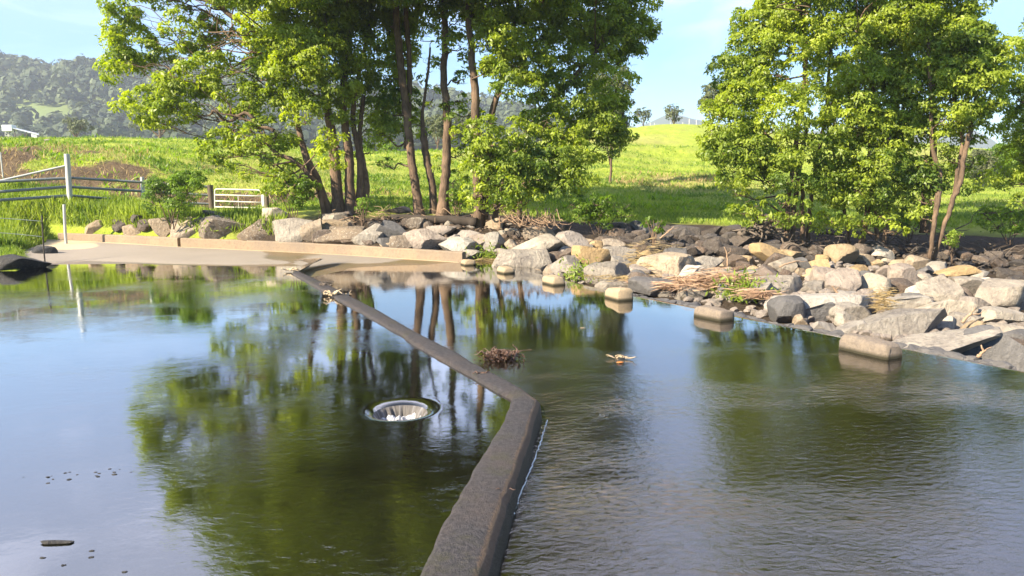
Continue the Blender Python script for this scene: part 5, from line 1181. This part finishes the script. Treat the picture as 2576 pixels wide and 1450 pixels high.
meta(leaves('wet_leaves',C_,rr_.uniform(.03,.07,200),rr_.normal(size=(200,3)),rr_.normal(size=(200,3))+np.array([0,0,1]),rr_.random(200)*.6,leaf_mat('wet_brown_leaves',(.16,.09,.06),(.05,.03,.02),.1),aspect=.5),'brown wet leaves in the heap at the weir bend','leaves',kind='stuff')
debris('stick_pile','pale dry sticks lying across the far part of the weir kerb',838,742,KZ,.6,16,DEB2,74,rad=.016,hz=.05)
debris('stick_pile','few dark sticks on the weir kerb beyond the pale ones',815,718,KZ,.5,8,WOOD,75,rad=.016,hz=.04)
debris('stick_pile','pale flat driftwood where the weir kerb meets the ramp',735,680,KZ,.55,12,DEB2,76,rad=.022,hz=.05)
debris('twig','tiny reddish twig on the weir kerb near its bend',1216,940,KZ,.18,10,DEB,77,rad=.006,hz=.02)
debris('twig','thin twig on the near stretch of the weir kerb',1262,1232,KZ,.12,2,DEB,78,rad=.004,hz=.01)
debris('leaf_litter','small clump of pale twigs and an orange leaf in the ford',1563,903,.0,.30,16,DEB2,79,rad=.006,hz=.05)
V,Fc=rock_shape(9,(.10,.05,.02),0,.3,2); meta(mesh_np('floating_leaf',V+P(1560,912,.012),Fc,flat_mat('orange_leaf',(.45,.16,.03),.5),base=P(1560,912,.0),smooth=True),'orange leaf floating beside pale twigs in the ford','leaf')
for k,(x,y,z,L,lab) in enumerate(((143,1367,WZ,.21,'black stick floating alone near the bottom-left of the pond'),(1466,826,0,.09,'tiny pinkish leaf lying in the middle of the ford'))):
    b=P(x,y,z); V,Fc=rock_shape(15+k,(L,L*.22,L*.10),3,.4,3); meta(mesh_np('floating_stick' if k==0 else 'floating_leaf',V+b+np.array([0,0,.006]),Fc,ROCK['black'] if k==0 else DEB2,base=b,smooth=True),lab,'stick' if k==0 else 'leaf')
r=np.random.default_rng(5)
for k in range(26):
    x=r.uniform(55,330); y=1203-(x-55)*.06+r.normal(0,7) if k<21 else r.uniform(1380,1440); b=P(x,y,WZ); s_=r.uniform(.008,.026); V,Fc=rock_shape(100+k,(s_*1.6,s_,s_*.5),0,.4,2)
    meta(mesh_np('floating_speck',V+b,Fc,ROCK['black'],base=b,smooth=True),'tiny dark fleck floating on the sky-reflecting part of the pond','debris',group='dark flecks floating on the pond')
straw('flood_litter','thin line of pale leaf litter along the pond shoreline on the ramp','litter',[(250,664,60,1.0,.12),(420,666,70,1.2,.12),(600,668,60,1.4,.15),(720,676,30,1.6,.15)],900,.07,DRYG,81,lift=.03,width=.4,up=.05)

# ------------------------------------------------------------ grass
def grass(name,label,n,xr,Dr,size,dens_f,mat,seed,lean=.35,asp=.07):
    r=np.random.default_rng(seed); u=(r.uniform(xr[0],xr[1],n)-1288)/F; D=Dr[0]*(Dr[1]/Dr[0])**r.random(n); X=u*D; Y=D
    k=dens_f(u*F+1288,D,X,Y,r); X,Y=X[k],Y[k]; Z=gz(X,Y); m_=len(X); s=size*r.uniform(.5,1.3,m_)*(1+.5*np.clip(fbm(np.stack([X,Y,0*X],-1),.8,2),-.5,1))
    ax=np.stack([r.normal(0,lean,m_),r.normal(0,lean,m_),np.ones(m_)],1); C=np.stack([X,Y,Z],1)+norm(ax)*(s*.42)[:,None]
    t_=np.clip(.5+.9*fbm(np.stack([X,Y,0*X],-1),.5,3)+r.normal(0,.2,m_),0,1)
    o=leaves(name,C,s,ax,np.stack([r.normal(0,1,m_),-np.abs(r.normal(0,1,m_)),0*X+.2],1),t_,mat,aspect=asp,fold=.04); return meta(o,label,'grass',kind='stuff')
def lushmask(px,D,X,Y,r):
    wl=np.interp((px-1288)/F,WLu,WLy)+.45; wl=np.where(px<115,np.interp(px,[-300,60,115],[21.5,23.5,26.5]),wl); ok=(D>wl)
    far=np.interp(px,[-300,200,380,480,700],[32,32.2,29.5,27.4,27.2]); return ok&(D<far)&(r.random(len(px))<np.interp(px,[-300,420,700],[1,1,.35]))
grass('grass','tall lush green grass on the bank at the left behind the wall',90000,(-300,720),(20,33),.42,lushmask,GRASS,91,asp=.09)
def shore(px,D,X,Y,r): return (px<80)&(D>21.2)&(D<25)&(r.random(len(px))<.6)
grass('grass','short yellowish grass on the shore left of the ramp',14000,(-250,100),(20.5,25),.16,shore,GRASS,92,asp=.12)
def field(px,D,X,Y,r):
    s=soilness(X,Y); edge=np.interp(px,[-300,700,900,1300,1500,2000,2576],[31,29,27.5,27.4,27.2,27.0,28.6]); return (D>edge)&(s<.22+.25*r.random(len(px)))
grass('grass','short pasture grass covering the fields and slopes behind the trees',200000,(-300,2900),(26.5,75),.20,field,GRASS,93,asp=.16,lean=.6)
def dryp(px,D,X,Y,r):
    a_=(D>44)&(D<51)&(px>1380)&(px<1850); p_=np.stack([X,Y,0*X],-1); b_=soilness(X,Y)>.15
    return (a_&(fbm(p_,.7,3)>-.02))|(b_&(r.random(len(px))<.25))
grass('dry_grass','tufts of pale dry grass on the terrace edge and eroded bank',30000,(-200,1900),(30,52),.34,dryp,DRYG,94,asp=.12,lean=.6)
def darkw(px,D,X,Y,r): return ((soilness(X,Y)<.3)|(r.random(len(px))<.35))&(fbm(np.stack([X,Y*1.8,0*X],-1),.8,3)>.12)&(r.random(len(px))<.8)
grass('field_weeds','darker weed tussocks dotted over the left slope',60000,(-200,1900),(32,75),.30,darkw,LEAF_B,95,asp=.25,lean=.9)

# ------------------------------------------------------------ sky, sun, air
SUN_AZ=norm(np.array([-.82,-.57])); SUN_EL=R(32)
sd=bpy.data.lights.new('sun','SUN'); sd.energy=SUN_E; sd.angle=R(.5); sd.color=(1,.87,.66)
so=bpy.data.objects.new('sun',sd); COL.objects.link(so)
dirn=Vector((SUN_AZ[0]*math.cos(SUN_EL),SUN_AZ[1]*math.cos(SUN_EL),math.sin(SUN_EL))); so.rotation_euler=dirn.to_track_quat('Z','Y').to_euler(); so.location=(-20,-20,30)
w=bpy.data.worlds.new('World'); SC.world=w; w.use_nodes=True; t=w.node_tree
for n_ in list(t.nodes): t.nodes.remove(n_)
o=t.nodes.new('ShaderNodeOutputWorld'); bg=t.nodes.new('ShaderNodeBackground'); bg.inputs[1].default_value=SKY_S
sk=t.nodes.new('ShaderNodeTexSky'); sk.sky_type='NISHITA'; sk.sun_disc=False; sk.sun_elevation=SUN_EL; sk.sun_rotation=math.atan2(SUN_AZ[0],SUN_AZ[1]); sk.air_density=1.1; sk.dust_density=.35; sk.ozone_density=1.4
tc=N(t,'ShaderNodeTexCoord').outputs['Generated']
sp=N(t,'ShaderNodeSeparateXYZ'); t.links.new(tc,sp.inputs[0])
cv=mapping(t,tc,(1,1,3.2)); cn=noise(t,2.1,6,.58,cv,.5); cn2=noise(t,5.5,5,.6,mapping(t,tc,(1.4,1,5)),.8)
hi=ramp(t,sp.outputs[2],[(.16,0),(.55,1)])
cl=math_(t,'ADD',ramp(t,cn,[(.52,0),(.74,.8)]),math_(t,'MULTIPLY',ramp(t,cn2,[(.55,0),(.75,.5)]),.6))
cl=math_(t,'ADD',math_(t,'MULTIPLY',cl,math_(t,'ADD',math_(t,'MULTIPLY',hi,1.0),.10)),math_(t,'MULTIPLY',hi,.45))
cl=math_(t,'MULTIPLY',math_(t,'MINIMUM',cl,.95),math_(t,'ADD',math_(t,'MULTIPLY',ramp(t,sp.outputs[1],[(.2,0),(.6,1)]),.92),.08))  # clouds brightened only ahead, above the view, shaped for the water's reflection
tint=mix(t,1.0,sk.outputs[0],SKY_T,'MULTIPLY')
cm=mix(t,cl,tint,CLOUD_C); t.links.new(cm,bg.inputs[0]); t.links.new(bg.outputs[0],o.inputs[0])

V,Fc=box((0,900,72),(3900,2080,150)); V[:,2]=np.where(V[:,2]<0,-2.5,150.0)
me=bpy.data.meshes.new('haze'); me.from_pydata([tuple(x) for x in V],[],[tuple(f) for f in Fc]); hz=bpy.data.objects.new('haze',me); COL.objects.link(hz); hz['kind']='stuff'
m,t,o=nt('haze_air'); pv=t.nodes.new('ShaderNodeVolumePrincipled'); pv.inputs['Color'].default_value=(.80,.88,1,1); pv.inputs['Density'].default_value=HAZE_D; pv.inputs['Anisotropy'].default_value=.2
t.links.new(pv.outputs[0],o.inputs['Volume']); me.materials.append(m); meta(hz,'thin bluish air over the whole valley','haze')

for ob in list(bpy.data.objects):
    if '_b' in ob: del ob['_b']
SC.view_settings.view_transform='Standard'; SC.view_settings.look='None'; SC.view_settings.exposure=EXPO; SC.view_settings.gamma=1
c=SC.cycles; c.use_denoising=True; c.max_bounces=7; c.diffuse_bounces=3; c.glossy_bounces=3; c.transmission_bounces=4; c.transparent_max_bounces=10; c.volume_bounces=0
c.caustics_reflective=False; c.caustics_refractive=False; c.sample_clamp_indirect=6
try: c.denoiser='OPENIMAGEDENOISE'; c.denoising_prefilter='ACCURATE'
except Exception: pass
